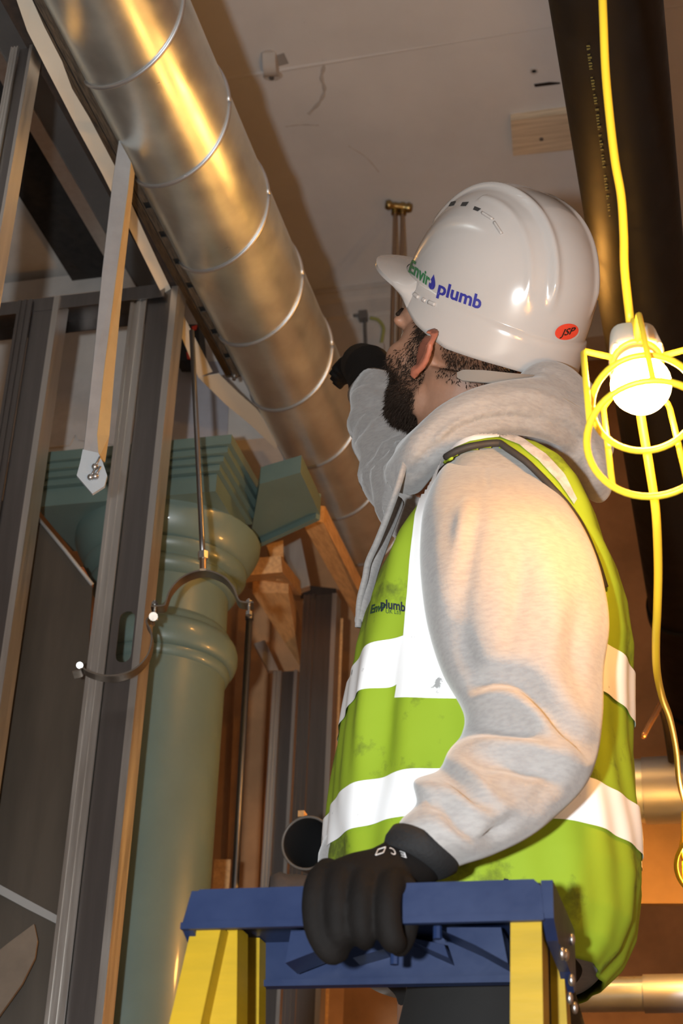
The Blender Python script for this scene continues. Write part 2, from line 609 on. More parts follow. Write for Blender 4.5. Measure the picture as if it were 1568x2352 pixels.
# tail of cable and old fixings left on the bulkhead
P = [ony(x, y, yb + .025) for x, y in ((812, 725), (835, 727), (850, 730), (868, 735), (880, 752), (878, 775), (874, 795))]
t = thing('wall_cable', 'thin yellow-green cable tail looped on the plastered bulkhead', 'cable', P[0])
obj('cable_loop', tube(smooth_path(P[2:], 6), .006, 8), mat('old_green_cable', (.32, .33, .10), .6), t, True)
obj('cable_drop', tube(smooth_path([P[0], P[1], ony(838, 760, yb + .025), ony(840, 812, yb + .025)], 5), .006, 8), M_DARKG, t, True)
obj('cable_clip', box(P[1][0] - .014, P[1][0] + .014, yb + .005, yb + .03, P[1][2] - .02, P[1][2] + .012), M_DARKG, t)
q = ony(862, 800, yb + .02)
tag(obj('wall_socket_plate', merge(box(q[0] - .035, q[0] + .03, yb + .01, yb + .03, q[2] - .028, q[2] + .012), box(q[0] - .012, q[0] + .004, yb, yb + .01, q[2] - .012, q[2] + .002)), M_PLAST),
    'small plastered fixing plate under the cable loop on the bulkhead', 'plate')

# plaster saddle clip with a grey offcut of tape
c0, c1 = onz(616, 112, ZC), onz(628, 182, ZC)
sd = thing('saddle_clip', 'plaster-coated pipe saddle clip screwed to the ceiling', 'bracket', (c0 + c1) / 2)
rings = []
for k in range(15):
    s = k / 14
    p = c0 + (c1 - c0) * s
    drop = .006 + .032 * max(0, math.sin(math.pi * min(max((s - .08) / .72, 0), 1))) ** .7
    wd = .022 + (.008 * math.exp(-((s - .9) / .1) ** 2)) - (.012 if k in (0, 14) else 0)
    ax = np.array([1.0, .1, 0])
    rings.append([p - ax * wd + (0, 0, .002 - 0), p - ax * wd * .8 - (0, 0, drop), p + ax * wd * .8 - (0, 0, drop), p + ax * wd + (0, 0, .002)])
obj('strap', loft(rings), M_PLAST, sd, True, 40)
obj('screw', disc_tube(onz(624, 174, ZC) - (0, 0, .011), (0, 0, 1), .001, .007, .005, 12), M_DARKG, sd)
tp = [onz(x, y, ZC - .004) for x, y in ((632, 128), (652, 122), (663, 146), (636, 154))]
tag(obj('grey_tape_square', prism(tp, (0, 0, .003)), M_GREYST), 'small dark grey square stuck beside the saddle clip', 'tape')

# softwood batten
b0, b1, b2, b3 = onz(1172, 278, ZC - .025), onz(1330, 256, ZC - .025), onz(1334, 342, ZC - .025), onz(1178, 358, ZC - .025)
bt = thing('timber_batten', 'short pale softwood batten screwed to the ceiling by the black pipe', 'batten', b0)
obj('board', prism([b0, b1, b2, b3], (0, 0, .027)), M_BATT, bt)
obj('screw', disc_tube(onz(1243, 319, ZC - .025) - (0, 0, .003), (0, 0, 1), .001, .006, .004, 12), M_DARKG, bt)

# double brass pipe ring with two thin rods hanging from the ceiling
r0 = onz(915, 472, ZC)
pr = thing('pipe_ring', 'brass double pipe ring on the ceiling with two thin hanging rods', 'pipe bracket', r0)
pa, pb = onz(885, 470, ZC - .02), onz(945, 478, ZC - .02)
obj('ring_bar', tube(interp_poly([pa, pb], 9), [.013, .017, .011, .010, .012, .010, .011, .017, .013], 12), M_BRASS, pr, True)
for px in (907, 924):
    p = onz(px, 480, ZC - .02)
    obj('collar', tube([p + (0, 0, .018), p - (0, 0, .02)], .012, 10), M_BRASS, pr, True, 40)
    obj('rod', tube([p, p - (0, 0, .62)], .0065, 10), M_COPPER, pr, True, 40)

# ================================================================== SPIRAL DUCT
DX, DZ, DR = -.8763, 2.0041 + CZ, .11
du = thing('spiral_duct', 'large galvanised spiral ventilation duct running under the ceiling', 'duct', (DX, .6, DZ - DR))
ys = np.linspace(.6, 4.64, 60)
rings = [[(DX + DR * math.cos(a), y, DZ + DR * math.sin(a)) for a in np.linspace(0, 2 * math.pi, 72, endpoint=False)] for y in ys]
obj('duct_tube', loft(rings, True, False), M_GALV, du, True)
pitch = .258
for k in range(-6, 12):
    P = []
    for th in np.linspace(0, 360, 73):
        y = 2.281 + pitch * ((20.7 - th) / 360.0 + k)
        if .62 < y < 4.63:
            a = math.radians(th)
            P.append(np.array([DX + (DR + .0005) * math.cos(a), y, DZ + (DR + .0005) * math.sin(a)]))
    if len(P) > 4:
        obj('lock_seam', tube(P, .0042, 8, hint=(0, 1, 0)), M_SEAM, du, True)

# ================================================================== BLACK PIPE
PX, PZ, PR = -.0786, 1.7511 + CZ, .08
bp = thing('black_pipe', 'thick black plastic pipe running under the ceiling behind the yellow lamp', 'pipe', (PX, .4, PZ - PR))
rings = [[(PX + PR * math.cos(a), y, PZ + PR * math.sin(a)) for a in np.linspace(0, 2 * math.pi, 64, endpoint=False)] for y in np.linspace(.4, 4.6, 40)]
g_bp = loft(rings, True, True)
obj('pipe_body', g_bp, M_BLACKP, bp, True, 40)
for yy in (3.72, 4.35):
    rr = [[(PX + (PR + e) * math.cos(a), yy + s, PZ + (PR + e) * math.sin(a)) for a in np.linspace(0, 2 * math.pi, 48, endpoint=False)]
          for s, e in ((0, 0), (.004, .007), (.05, .007), (.054, 0))]
    obj('pipe_coupling', loft(rr, True, False), M_BLACKP, bp, True, 40)
tb = bvh(g_bp)
ln_ = interp_poly(smooth_path([np.array(q_, float) for q_ in ((1350, 96), (1358, 160), (1368, 230), (1377, 300), (1386, 370), (1394, 440), (1402, 500))], 6), 62)
for i in range(61):
    if i % 7 == 3 or i % 11 == 0:
        continue
    a_, b_ = ln_[i], ln_[i] + (ln_[i + 1] - ln_[i]) * (.45 + .25 * ((i * 7) % 3) / 2)
    sx_ = 4.5 - .02 * i
    geo_ = lay(tb, [[(a_[0] - sx_, a_[1] + 1), (a_[0] + sx_ * (.2 + .8 * (i % 3) / 2), a_[1])], [(b_[0] - sx_, b_[1] + 1), (b_[0] + sx_ * (.2 + .8 * (i % 2)), b_[1])]], .0006)
    if geo_[1]:
        obj('pipe_print', geo_, M_TXTO, bp)

# ================================================================== STUD WALL LEFT OF THE DUCT
ZT = 1.95 + CZ
xa = onz(160, 200, ZT)[0]
xb = onz(178, 195, ZT)[0]
xc = onz(212, 195, ZT)[0]
y_end = onz(520, 868, ZT)[1]
ch = thing('slotted_channel', 'dusty brown slotted steel channel running beside the duct', 'channel', (xa, .7, ZT))
obj('channel_web', box(xa, xb, .7, y_end, ZT, ZT + .003), M_CHAN, ch)
for k in range(5):                              # pressed ribs along the web
    x = xa + (xb - xa) * (k + .5) / 5
    obj('rib', tube([(x, .7, ZT), (x, y_end - .01, ZT)], .0016, 6), M_CHAN, ch, True)
# right half with a row of square holes, black backing above them painted in for the shade inside
xm = (xb + xc) / 2 - .002
hy = [onz(x, y, ZT)[1] for x, y in ((350, 470), (380, 537), (408, 600), (432, 655), (460, 710), (484, 762), (508, 818))]
obj('channel_groove', box(xb, xb + .003, .7, y_end, ZT + .002, ZT + .010), M_BLACKH, ch)
x0_ = xb + .003
pieces = [box(x0_, xm - .006, .7, y_end, ZT - .001, ZT + .002), box(xm + .006, xc, .7, y_end, ZT - .001, ZT + .002)]
prev = .7
for yv in hy:
    pieces.append(box(xm - .006, xm + .006, prev, yv - .010, ZT - .001, ZT + .002))
    prev = yv + .010
pieces.append(box(xm - .006, xm + .006, prev, y_end, ZT - .001, ZT + .002))
obj('channel_flange', merge(*pieces), M_CHAN, ch)
obj('hole_shade_backing', box(x0_, xc, 1.6, y_end - .02, ZT + .006, ZT + .008), M_BLACKH, ch)
e = onz(538, 862, ZT)
obj('end_bolt', merge(tube([e - (0, 0, .004), e + (0, 0, .02)], .008, 6), tube([e - (0, 0, .012), e - (0, 0, .004)], .0045, 10)), M_STEEL, ch, True, 40)
# inner timber packing seen left of the tape
xw0, xw1 = onz(48, 80, ZT + .01)[0], xa
obj('packing_strip', box(xw0, xw1, .7, y_end - .3, ZT + .006, ZT + .03), M_DARKB, ch)


def strip_px(L, R, zl, zr, th=.0015):
    n = max(len(L), len(R))
    return sheet([onz(x, y, zl) for x, y in L], [onz(x, y, zr) for x, y in R], th)


cl = [(38, 0), (62, 70), (105, 155), (130, 203), (175, 290), (235, 400), (285, 500), (330, 592), (395, 722), (455, 866)]
crr = [(74, 0), (102, 62), (142, 140), (165, 203), (205, 270), (262, 378), (325, 520), (362, 600), (425, 732), (488, 853)]
cl = [(-40, -160)] + cl
crr = [(-4, -160)] + crr
tag(obj('edge_tape', strip_px(cl, crr, ZT - .012, ZT - .001), M_CREAM), 'long cream paper tape hanging along the slotted channel', 'tape')
cl = [(455, 866), (520, 930), (575, 975), (634, 1032)]
crr = [(502, 858), (545, 900), (590, 940), (640, 1005)]
tag(obj('loose_tape', strip_px(cl, crr, ZT - .01, ZT - .004), M_CREAM), 'short loose cream tape beyond the end of the channel', 'tape')


def cstud(name, label, px, py, d, wx, dep, ztop, m, flip=1, holes=None, rot=0.0, group='galvanised wall studs', zbot=0.0):
    """C-section stud: flange (towards camera), web, back flange, lips"""
    p = at(px, py, d)
    c, s = math.cos(rot), math.sin(rot)
    X = np.array([c, s, 0.0]) * flip
    Y = np.array([-s, c, 0.0])
    o = np.array([p[0], p[1], 0])
    T = .0022
    root = thing(name, label, 'stud', (p[0], p[1], zbot), group)

    def slab(a0, a1, b0, b1, z0, z1):
        pts = [o + X * a + Y * b for a, b in ((a0, b0), (a1, b0), (a1, b1), (a0, b1))]
        return hexa([q + (0, 0, z0) for q in pts] + [q + (0, 0, z1) for q in pts])
    # ribbed flange: alternate depths
    n = 5
    fl = []
    fw = wx * .34
    for k in range(n):
        fl.append(slab(fw * k / n, fw * (k + 1) / n, (.0025 if k % 2 else 0), .0045, zbot, ztop))
    obj('flange', merge(*fl), m, root)
    # web
    if holes:
        z0 = zbot; w = []
        for (za, zb_) in holes:
            w.append(slab(fw, wx * .88, .008, .010, z0, za))
            w.append(slab(fw, fw + wx * .16, .008, .010, za, zb_)); w.append(slab(wx * .80, wx * .88, .008, .010, za, zb_))
            # rounded corners of the slot
            for (xa_, dx) in ((fw + wx * .16, 1), (wx * .80, -1)):
                for (zz, dz) in ((za, 1), (zb_, -1)):
                    r = .014
                    arc = [(xa_, zz)] + [(xa_ + dx * r * (1 - math.sin(t)), zz + dz * r * (1 - math.cos(t))) for t in np.linspace(0, math.pi / 2, 5)]
                    w.append(prism([o + X * a + Y * .008 + EZ * b for a, b in arc], Y * .002))
            z0 = zb_
        w.append(slab(fw, wx * .88, .008, .010, z0, ztop))
    else:
        w = [slab(fw, wx * .88, .008, .010, zbot, ztop)]
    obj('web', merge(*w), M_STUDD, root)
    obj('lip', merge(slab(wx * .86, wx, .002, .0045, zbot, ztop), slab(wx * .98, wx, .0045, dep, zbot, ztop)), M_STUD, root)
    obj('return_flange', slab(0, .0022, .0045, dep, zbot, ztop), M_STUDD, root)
    return root


# stud C: the main one beside the column
dC = 2.667
pt = at(345, 668, dC)
hz = (at(275, 1525, dC)[2], at(275, 1408, dC)[2])
wC = (at(360, 1200, dC) - at(239, 1200, dC)) @ ER
cstud('metal_stud', 'wide galvanised stud with an oval slot standing in front of the green column', 239, 1200, dC, wC, .05, ZT + .0, M_STUD, 1, [hz], rot=-YAW * 0 + math.radians(0))
# stud B left of it
wB = (at(70, 1200, dC + .05) - at(-40, 1200, dC + .05)) @ ER
cstud('metal_stud', 'galvanised stud at the left edge of the picture, left of the slotted one', -40, 1200, dC + .05, wB, .05, ZT, M_STUDD, 1)
# stud A nearest, up in the left corner
wA = (at(62, 200, 2.0) - at(8, 200, 2.0)) @ ER
cstud('metal_stud', 'nearest galvanised stud rising to the top left corner of the picture', 8, 200, 2.0, wA, .04, ZT + .004, M_STUD, 1)
# cross header over studs B and C
h0, h1 = at(-120, 700, dC), at(345, 664, dC)
hd = thing('header_track', 'galvanised head track joining the studs across the left side', 'track', (h0[0], h0[1], ZT))
xr_ = at(388, 668, dC)[0]
yh = pt[1]
obj('track_web', box(h0[0], xr_, yh - .012, yh + .07, ZT + .001, ZT + .004), M_STUDD, hd)
obj('track_flange', box(h0[0], xr_, yh - .014, yh - .012, ZT - .028, ZT + .004), M_STUDD, hd)
obj('track_flange', box(h0[0], xr_, yh + .07, yh + .072, ZT - .028, ZT + .004), M_STUDD, hd)

# strip of taped angle hanging in front
dS = 2.2
Lp = [(273, 322), (258, 420), (235, 620), (212, 850), (196, 1000), (190, 1050)]
Mp = [(300, 372), (294, 430), (268, 620), (238, 850), (222, 1000), (226, 1052)]
Rp = [(308, 398), (304, 440), (284, 620), (262, 850), (250, 1000), (240, 1062)]
hs = thing('hanging_strip', 'pale strip hanging from the channel with screws taped at its foot', 'strip', at(210, 1130, dS))
obj('strip_face', sheet([at(x, y, dS) for x, y in Lp], [at(x, y, dS + .01) for x, y in Mp], .002), M_TAPEG, hs)
obj('strip_side', sheet([at(x, y, dS + .0101) for x, y in Mp], [at(x, y, dS + .035) for x, y in Rp], .002), M_TAPELIT, hs)
foot = [at(x, y, dS - .004) for x, y in ((190, 1032), (184, 1062), (176, 1092), (212, 1134), (240, 1116), (246, 1092), (236, 1062), (226, 1040))]
obj('strip_foot', prism(foot, EF * .006), mat('clear_tape', (.42, .46, .50), .18, spec=.8, bump=.3, bscale=60), hs)
for px, py in ((218, 1072), (208, 1096), (219, 1094)):
    p = at(px, py, dS - .008)
    obj('screw_head', merge(ellipsoid(p, .0055, nu=12, nv=8), tube([p, p + ER * .006 + EZ * .018], .002, 6)), M_STEEL, hs, True)

# flat dark duct, black insulation and the plaster downstand in the top left corner
def along(px0, px1, py, zlo, zhi, y0, y1):
    a, b = onz(px0, py, zlo), onz(px1, py, zlo)
    return box(min(a[0], b[0]), max(a[0], b[0]), y0, y1, zlo, zhi)


rd = thing('flat_duct', 'dark grey flat sided duct above the studs in the top left corner', 'duct', (onz(160, 430, 2.35 + CZ)[0], 1, 2.35 + CZ))
a_ = onz(152, 430, 2.35 + CZ)[0]
yde = at(160, 760, 3.35)[1] - .05
obj('duct_body', box(a_, a_ + .17, 1.0, yde, 2.35 + CZ, 2.75 + CZ), M_DARKG, rd)
obj('duct_edge_glint', box(a_ - .004, a_ + .03, 1.0, yde, 2.345 + CZ, 2.352 + CZ), M_STUD, rd)  # added bright strip imitating the reflection along the duct's lower edge
yi = onz(200, 662, 2.45 + CZ)[1]
i0 = onz(62, 480, 2.45 + CZ)[0]
tag(obj('insulation_slab', box(i0, a_ + .02, 1.6, yi, 2.45 + CZ, 2.75 + CZ), M_INSUL), 'black lagging slab left of the dark flat duct', 'insulation')
k0 = onz(20, 560, 2.5 + CZ)[0]
struct(obj('wall_downstand', box(k0 - .10, i0 - .01, 1.4, yi + .02, 2.5 + CZ, ZC), M_PLAST))
struct(obj('trim_downstand', box(k0 - .19, k0 - .10, 1.4, yi + .02, 2.46 + CZ, ZC), M_DARKG))
yp = at(160, 760, 3.35)[1]
zq = ony(180, 690, yp)[2]
struct(obj('wall_over_column', merge(box(XL, -.62 - .35, yp, yp + .25, ony(300, 1035, yp)[2], zq), box(XL, -.97, yp - .03, yp + .25, zq, zq + .06)), M_PLAST))
# torn lining paper on that wall
pp = [(112, 862), (135, 856), (200, 872), (330, 868), (330, 1030), (180, 1010), (172, 998), (160, 1022), (105, 1028)]
tag(obj('torn_paper', prism([ony(x, y, yp - .006) for x, y in pp], (0, .004, 0)), mat('old_lining_paper', (.50, .47, .45), .9, var=.2, vscale=12)),
    'torn grey lining paper hanging above the left side of the column capital', 'paper')
pp = [(388, 830), (528, 830), (522, 1005), (392, 1015)]
tag(obj('grey_wall_panel', prism([ony(x, y, yp - .004) for x, y in pp], (0, .003, 0)), mat('grey_lining', (.36, .36, .40), .9, var=.2, vscale=9)),
    'grey patch of lining behind the threaded rod above the column', 'panel')
pp = [(405, 745), (455, 745), (462, 828), (402, 828)]
ft = thing('junction_box', 'small black and red box above the column behind the channel', 'box', ony(430, 828, yp - .05))
obj('box_body', prism([ony(x, y, yp - .06) for x, y in pp], (0, .05, 0)), M_BLACKH, ft)
for q4 in ([(408, 752), (420, 770), (416, 776), (405, 760)], [(428, 808), (450, 812), (450, 826), (430, 824)], [(440, 750), (452, 746), (450, 756), (442, 760)]):
    obj('red_mark', prism([ony(x, y, yp - .064) for x, y in q4], (0, .003, 0)), M_RED, ft)

# ================================================================== COLUMN
dcol = 3.02
pc = at(357, 1545, dcol)
cx, cy = pc[0], pc[1]
sc_ = (at(518, 1545, dcol) - at(357, 1545, dcol)) @ ER        # shaft radius
zc = lambda py: at(430, py, dcol - sc_ * .7)[2]
co = thing('iron_column', 'sage green painted cast iron column with moulded capital', 'column', (cx, cy, 0))
zA = zc(1460)
prof = [(sc_ * 1.10, 0), (sc_ * 1.0, zA - .06), (sc_ * 1.0, zA - .055)]
obj('shaft', lathe([(sc_ * 1.06, 0), (sc_ * 1.0, zA - .03), (sc_ * .97, zA + .05), (sc_ * .95, zc(1270))], (cx, cy, 0)), M_GREEN, co, True, 40)
ast = [(sc_ * .97, -.062), (sc_ * 1.03, -.055), (sc_ * 1.06, -.045), (sc_ * 1.05, -.038)]
ast += [(sc_ * (1.05 + .11 * math.sin(t)), -.038 + .062 * (1 - math.cos(t)) / 2) for t in np.linspace(0.1, math.pi - .1, 12)]
ast += [(sc_ * 1.05, .026), (sc_ * 1.04, .034), (sc_ * .99, .044), (sc_ * .95, .05)]
obj('astragal', lathe(ast, (cx, cy, zA)), M_GREEN, co, True, 50)
zB = zc(1330)
cap = [(sc_ * .95, 0), (sc_ * 1.02, .004), (sc_ * 1.08, .016), (sc_ * 1.09, .026), (sc_ * 1.05, .034), (sc_ * 1.12, .040), (sc_ * 1.20, .052), (sc_ * 1.20, .062), (sc_ * 1.14, .066),
       (sc_ * 1.22, .074), (sc_ * 1.31, .095), (sc_ * 1.37, .115), (sc_ * 1.38, .13), (sc_ * 1.34, .135)]
obj('capital_mouldings', lathe(cap, (cx, cy, zB)), M_GREEN, co, True, 50)
zD = zB + .13
obj('capital_block', box(cx - .215, cx + .168, cy - .20, cy + .0, zD, zD + .04), M_GREEN, co)
for k, (e, hgt, z) in enumerate(((.222, .014, .04), (.232, .013, .054), (.243, .014, .067), (.252, .022, .081))):
    obj('abacus_step', box(cx - e, cx + e - .045, cy - e + .01, cy + .02, zD + z + .001, zD + z + hgt), M_GREEN, co)
# the iron soffit plate that carries on behind the capital
zP = zD + .045
sp = [onz(x_, y_, zP) for x_, y_ in ((596, 1112), (690, 1085), (735, 1183), (562, 1262), (578, 1215))]
obj('soffit_plate', prism(sp, (0, 0, .04)), M_GREEN, co)
e0, e1 = sp[3], sp[2]
ev_ = np.cross(e1 - e0, EZ); ev_ /= np.linalg.norm(ev_)
obj('soffit_edge', hexa([e0 - EZ * .012, e1 - EZ * .012, e1 - EZ * .012 + ev_ * .012, e0 - EZ * .012 + ev_ * .012, e0 + EZ * .05, e1 + EZ * .05, e1 + EZ * .05 + ev_ * .012, e0 + EZ * .05 + ev_ * .012]), M_GREEN, co)

# ================================================================== PIPE CLAMP ON ITS ROD
dK = 2.57
cl_ = thing('pipe_clamp', 'open hinged steel pipe clamp hanging on a threaded rod', 'pipe clamp', at(465, 1300, dK))
obj('threaded_rod', tube([at(440, 760, dK), at(452, 1000, dK), at(463, 1225, dK), at(466, 1290, dK)], .0052, 10), M_STUDD, cl_, True)
obj('nut', tube([at(466, 1268, dK), at(466, 1284, dK)], .0095, 6), M_STEEL, cl_)
obj('boss', tube([at(466, 1282, dK), at(466, 1308, dK)], .0062, 10), M_COPPER, cl_, True, 40)


def band(pts, dd, wid, th, name, m):
    P = smooth_path([at(x, y, dd) for x, y in pts], 6)
    n = len(P); V = []
    rings = []
    for i in range(n):
        a = P[max(i - 1, 0)]; b = P[min(i + 1, n - 1)]
        t = (b - a) / np.linalg.norm(b - a)
        nn = np.cross(t, EF); nn /= np.linalg.norm(nn)
        rings.append([P[i] - nn * th / 2, P[i] + nn * th / 2, P[i] + nn * th / 2 + EF * wid, P[i] - nn * th / 2 + EF * wid])
    return obj(name, loft(rings), m, cl_, True, 30)


band([(346, 1392), (375, 1390), (381, 1380), (392, 1352), (420, 1324), (465, 1309), (510, 1322), (535, 1348), (546, 1374), (556, 1382), (582, 1383)], dK, .028, .0028, 'upper_band', M_RUST)
band([(352, 1422), (342, 1418), (336, 1428), (345, 1446), (348, 1470), (338, 1505), (310, 1535), (270, 1550), (232, 1550), (200, 1540), (186, 1530), (184, 1538), (166, 1543)], dK, .028, .0028, 'lower_band', M_RUST)
for a, b in (((355, 1380), (355, 1424)), ((571, 1376), (571, 1412))):
    obj('clamp_bolt', merge(tube([at(*a, dK + .012), at(*b, dK + .012)], .003, 8), tube([at(b[0], b[1] - 7, dK + .012), at(b[0], b[1] + 1, dK + .012)], .006, 6), tube([at(a[0], a[1] + 4, dK + .012), at(a[0], a[1] + 10, dK + .012)], .006, 6)), M_STEEL, cl_, True, 40)
obj('hinge_eye', tube([at(352, 1416, dK - .002), at(352, 1416, dK + .03)], .008, 12), M_RUST, cl_, True, 40)
obj('band_eye', tube([at(183, 1528, dK - .002), at(183, 1528, dK + .03)], .006, 12), M_STEEL, cl_, True, 40)

# dark glossy sheets leaning behind the studs, lower left
dp = 2.80
sh = [(60, 1150), (85, 1190), (212, 1345), (203, 1500), (170, 1850), (115, 2352), (95, 2600), (-200, 2600), (-200, 1150)]
ps = thing('leaning_sheet', 'dark glossy sheet leaning behind the studs at the lower left', 'panel', at(0, 2600, dp))
obj('sheet_face', prism([at(x, y, dp) for x, y in sh], EF * .012), M_PANEL, ps)
obj('sheet_edge', tube([at(x, y, dp - .002) for x, y in ((85, 1188), (150, 1265), (212, 1343))], .004, 6), M_GREYST, ps, True)
obj('orange_edge', tube([at(x, y, dp + .015) for x, y in ((187, 1305), (208, 1345), (204, 1430), (196, 1540))], .005, 6), mat('orange_edge', (.45, .14, .04), .6), ps, True)
obj('joint_strip', sheet([at(x, y, dp - .004) for x, y in ((-60, 2000), (60, 2065), (135, 2105))], [at(x, y, dp - .004) for x, y in ((-60, 2022), (60, 2087), (135, 2125))], .004), M_GREYST, ps)
tag(obj('draped_cloth', prism([at(x, y, dp - .03) for x, y in ((-60, 2230), (20, 2165), (78, 2122), (86, 2160), (80, 2200), (50, 2260), (0, 2330), (-60, 2420))], EF * .01), mat('brown_cloth', (.20, .15, .11), .85, var=.2)),
    'brown cloth corner hanging in front of the dark sheet, bottom left', 'cloth')

# thin vertical conduit right of the column
p0, p1 = at(573, 1412, 3.15), at(540, 2030, 3.15)
cdt = thing('conduit', 'thin grey vertical conduit to the right of the green column', 'conduit', (p1[0], p1[1], 0))
obj('conduit_tube', tube([p0, p1, p1 + (p1 - p0) * (p1[2] / (p0[2] - p1[2]))], .0075, 12), M_STUDD, cdt, True)
obj('conduit_cap', tube([p0 + (p0 - p1) * .002, p0 - (p0 - p1) * .02], .0095, 10), M_STUDD, cdt, True, 40)

# ================================================================== BACK OF THE ROOM
# studs and timbers behind
dB = 3.9
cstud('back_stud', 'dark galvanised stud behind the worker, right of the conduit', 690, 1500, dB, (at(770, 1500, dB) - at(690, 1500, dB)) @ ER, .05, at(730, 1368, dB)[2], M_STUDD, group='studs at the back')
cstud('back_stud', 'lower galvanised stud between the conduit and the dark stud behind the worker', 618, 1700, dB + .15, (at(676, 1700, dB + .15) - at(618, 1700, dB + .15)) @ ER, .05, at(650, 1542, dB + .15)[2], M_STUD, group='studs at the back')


def plank(name, label, quad, d0, d1, th, m=M_TIMB, ext=1.0):
    """board whose face runs between two depths: quad = L0, R0, R1, L1 pixels"""
    p = [at(*quad[0], d0), at(*quad[1], d0), at(*quad[2], d1), at(*quad[3], d1)]
    p[2] = p[1] + (p[2] - p[1]) * ext; p[3] = p[0] + (p[3] - p[0]) * ext
    n = np.cross(p[1] - p[0], p[3] - p[0]); n /= np.linalg.norm(n)
    if n @ fwd < 0:
        n = -n
    return tag(obj(name, prism(p, n * th), m), label, 'timber')


plank('timber_joist', 'long orange timber joist slanting down beside the duct', [(690, 1195), (742, 1200), (880, 1470), (835, 1452)], 3.2, 4.0, .04, ext=1.9)
plank('timber_noggin', 'short timber noggin beside the column capital', [(558, 1322), (648, 1314), (692, 1368), (570, 1352)], 3.5, 3.9, .04)
plank('timber_brace', 'wide slanting timber brace below the noggin', [(580, 1362), (662, 1362), (694, 1470), (690, 1532)], 3.7, 4.1, .04)
plank('timber_prop', 'small timber upright under the soffit plate', [(612, 1252), (650, 1240), (652, 1316), (634, 1318)], 3.6, 3.6, .04)
plank('timber_batten', 'narrow timber strip along the right of the dark back stud', [(772, 1420), (788, 1420), (770, 1900), (752, 1900)], 3.95, 3.95, .03, ext=4.7)
plank('timber_board', 'pale brown board end low behind the conduit', [(492, 1974), (530, 1974), (411, 3774), (373, 3774)], 3.6, 3.6, .03)
tk = thing('cross_track', 'galvanised cross track linking the studs at the back', 'track', at(650, 1300, 3.95))
obj('track_web', prism([at(x, y, 3.95) for x, y in ((648, 1258), (690, 1236), (712, 1345), (690, 1352), (672, 1330))], EF * .03), M_STUD, tk)
obj('track_flange', prism([at(x, y, 4.05) for x, y in ((583, 1478), (608, 1470), (640, 1540), (616, 1540))], EF * .02), M_STUD, tk)
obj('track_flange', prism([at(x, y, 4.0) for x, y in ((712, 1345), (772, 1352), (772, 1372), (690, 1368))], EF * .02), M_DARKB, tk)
# boarded back wall panels
for k, (xa_, xb_, d) in enumerate(((505, 545, 4.5), (548, 622, 4.42), (626, 700, 4.46), (704, 830, 4.5))):
    o = obj('wall_board', prism([at(xa_, 1380, d), at(xb_, 1380, d), at(xb_ - 100, 3640, d), at(xa_ - 100, 3640, d)], EF * .02), M_WALLB)
    tag(o, ['narrow brown wall board right behind the column edge', 'brown wall board behind the conduit', 'brown wall board behind the lower back stud', 'brown wall board behind the dark back stud'][k], 'board', 'brown boards at the back')
# open end of a black pipe
pe = at(705, 1936, 3.0)
op = thing('open_pipe', 'open end of a black plastic pipe behind the hi-vis vest', 'pipe', pe - (0, 0, .055))
rr = 62 / FPX * ((pe - CAM) @ fwd)
dirp = EF * .93 + ER * .30 + EZ * .12
obj('pipe_wall', disc_tube(pe, dirp, rr * .93, rr, 1.75, 40), mat('grey_black_pipe', (.05, .05, .052), .45), op, True, 40)
obj('pipe_rim', tube([pe + rr * .965 * (math.cos(a) * np.cross(dirp, EZ) / np.linalg.norm(np.cross(dirp, EZ)) + math.sin(a) * np.cross(np.cross(dirp, EZ), dirp) / np.linalg.norm(np.cross(np.cross(dirp, EZ), dirp))) for a in np.linspace(0, 2 * math.pi, 40, endpoint=False)], .0028, 6, closed=True), mat('pipe_rim_grey', (.16, .15, .14), .4), op, True)
obj('pipe_shade_disc', disc_tube(pe + dirp * .25, dirp, .001, rr * .94, .01, 24), M_BLACKH, op)  # black disc added to imitate the darkness down the open bore
obj('orange_tag', box(pe[0] - .02, pe[0] - .008, pe[1] - .004, pe[1] + .02, pe[2] + rr, pe[2] + rr + .012), M_TIMB, op)

# right side: two horizontal shiny pipes, boards and a stub of copper wire
for nm, lab, y0, y1, d, seam in (('insulated_pipe', 'shiny horizontal metal pipe behind the worker, upper of two', 1742, 1890, 3.2, True), ('insulated_pipe', 'shiny horizontal metal pipe near the bottom right, lower of two', 2240, 2325, 3.2, True)):
    a, b = at(1500, y0, d), at(1500, y1, d)
    c = (a + b) / 2; r = (a[2] - b[2]) / 2 * .95
    t = thing(nm, lab, 'pipe', (c[0], c[1], c[2] - r), 'horizontal pipes on the right')
    A = np.linspace(0, 2 * math.pi, 40, endpoint=False)
    L0, L1 = at(1180 if y0 > 2000 else 960, (y0 + y1) / 2 + 6, d)[0], XR
    rings = [[(x, c[1] + r * math.cos(q), c[2] + r * math.sin(q)) for q in A] for x in np.linspace(L0, L1, 8)]
    obj('pipe_cladding', loft(rings), M_GALV, t, True, 40)
    xs = at(1478, (y0 + y1) / 2, d)[0]
    rings = [[(x, c[1] + (r + e) * math.cos(q), c[2] + (r + e) * math.sin(q)) for q in A] for x, e in ((xs, 0), (xs, .003), (xs + .11, .003), (xs + .11, 0))]
    obj('foil_band', loft(rings, True, False), M_SEAM, t, True, 40)
bx = [at(x, y, 3.35) for x, y in ((1400, 1885), (1700, 1880), (1690, 2075), (1390, 2075))]
tag(obj('plywood_partition', prism(bx, EF * .02), mat('orange_ply', (.55, .33, .15), .7, var=.25, vscale=5)), 'orange-lit plywood panel behind the vest at the right edge', 'panel')
w0 = at(1476, 1692, 2.9)
cw = thing('copper_wire', 'short stub of copper wire poking out at the right', 'wire', w0)
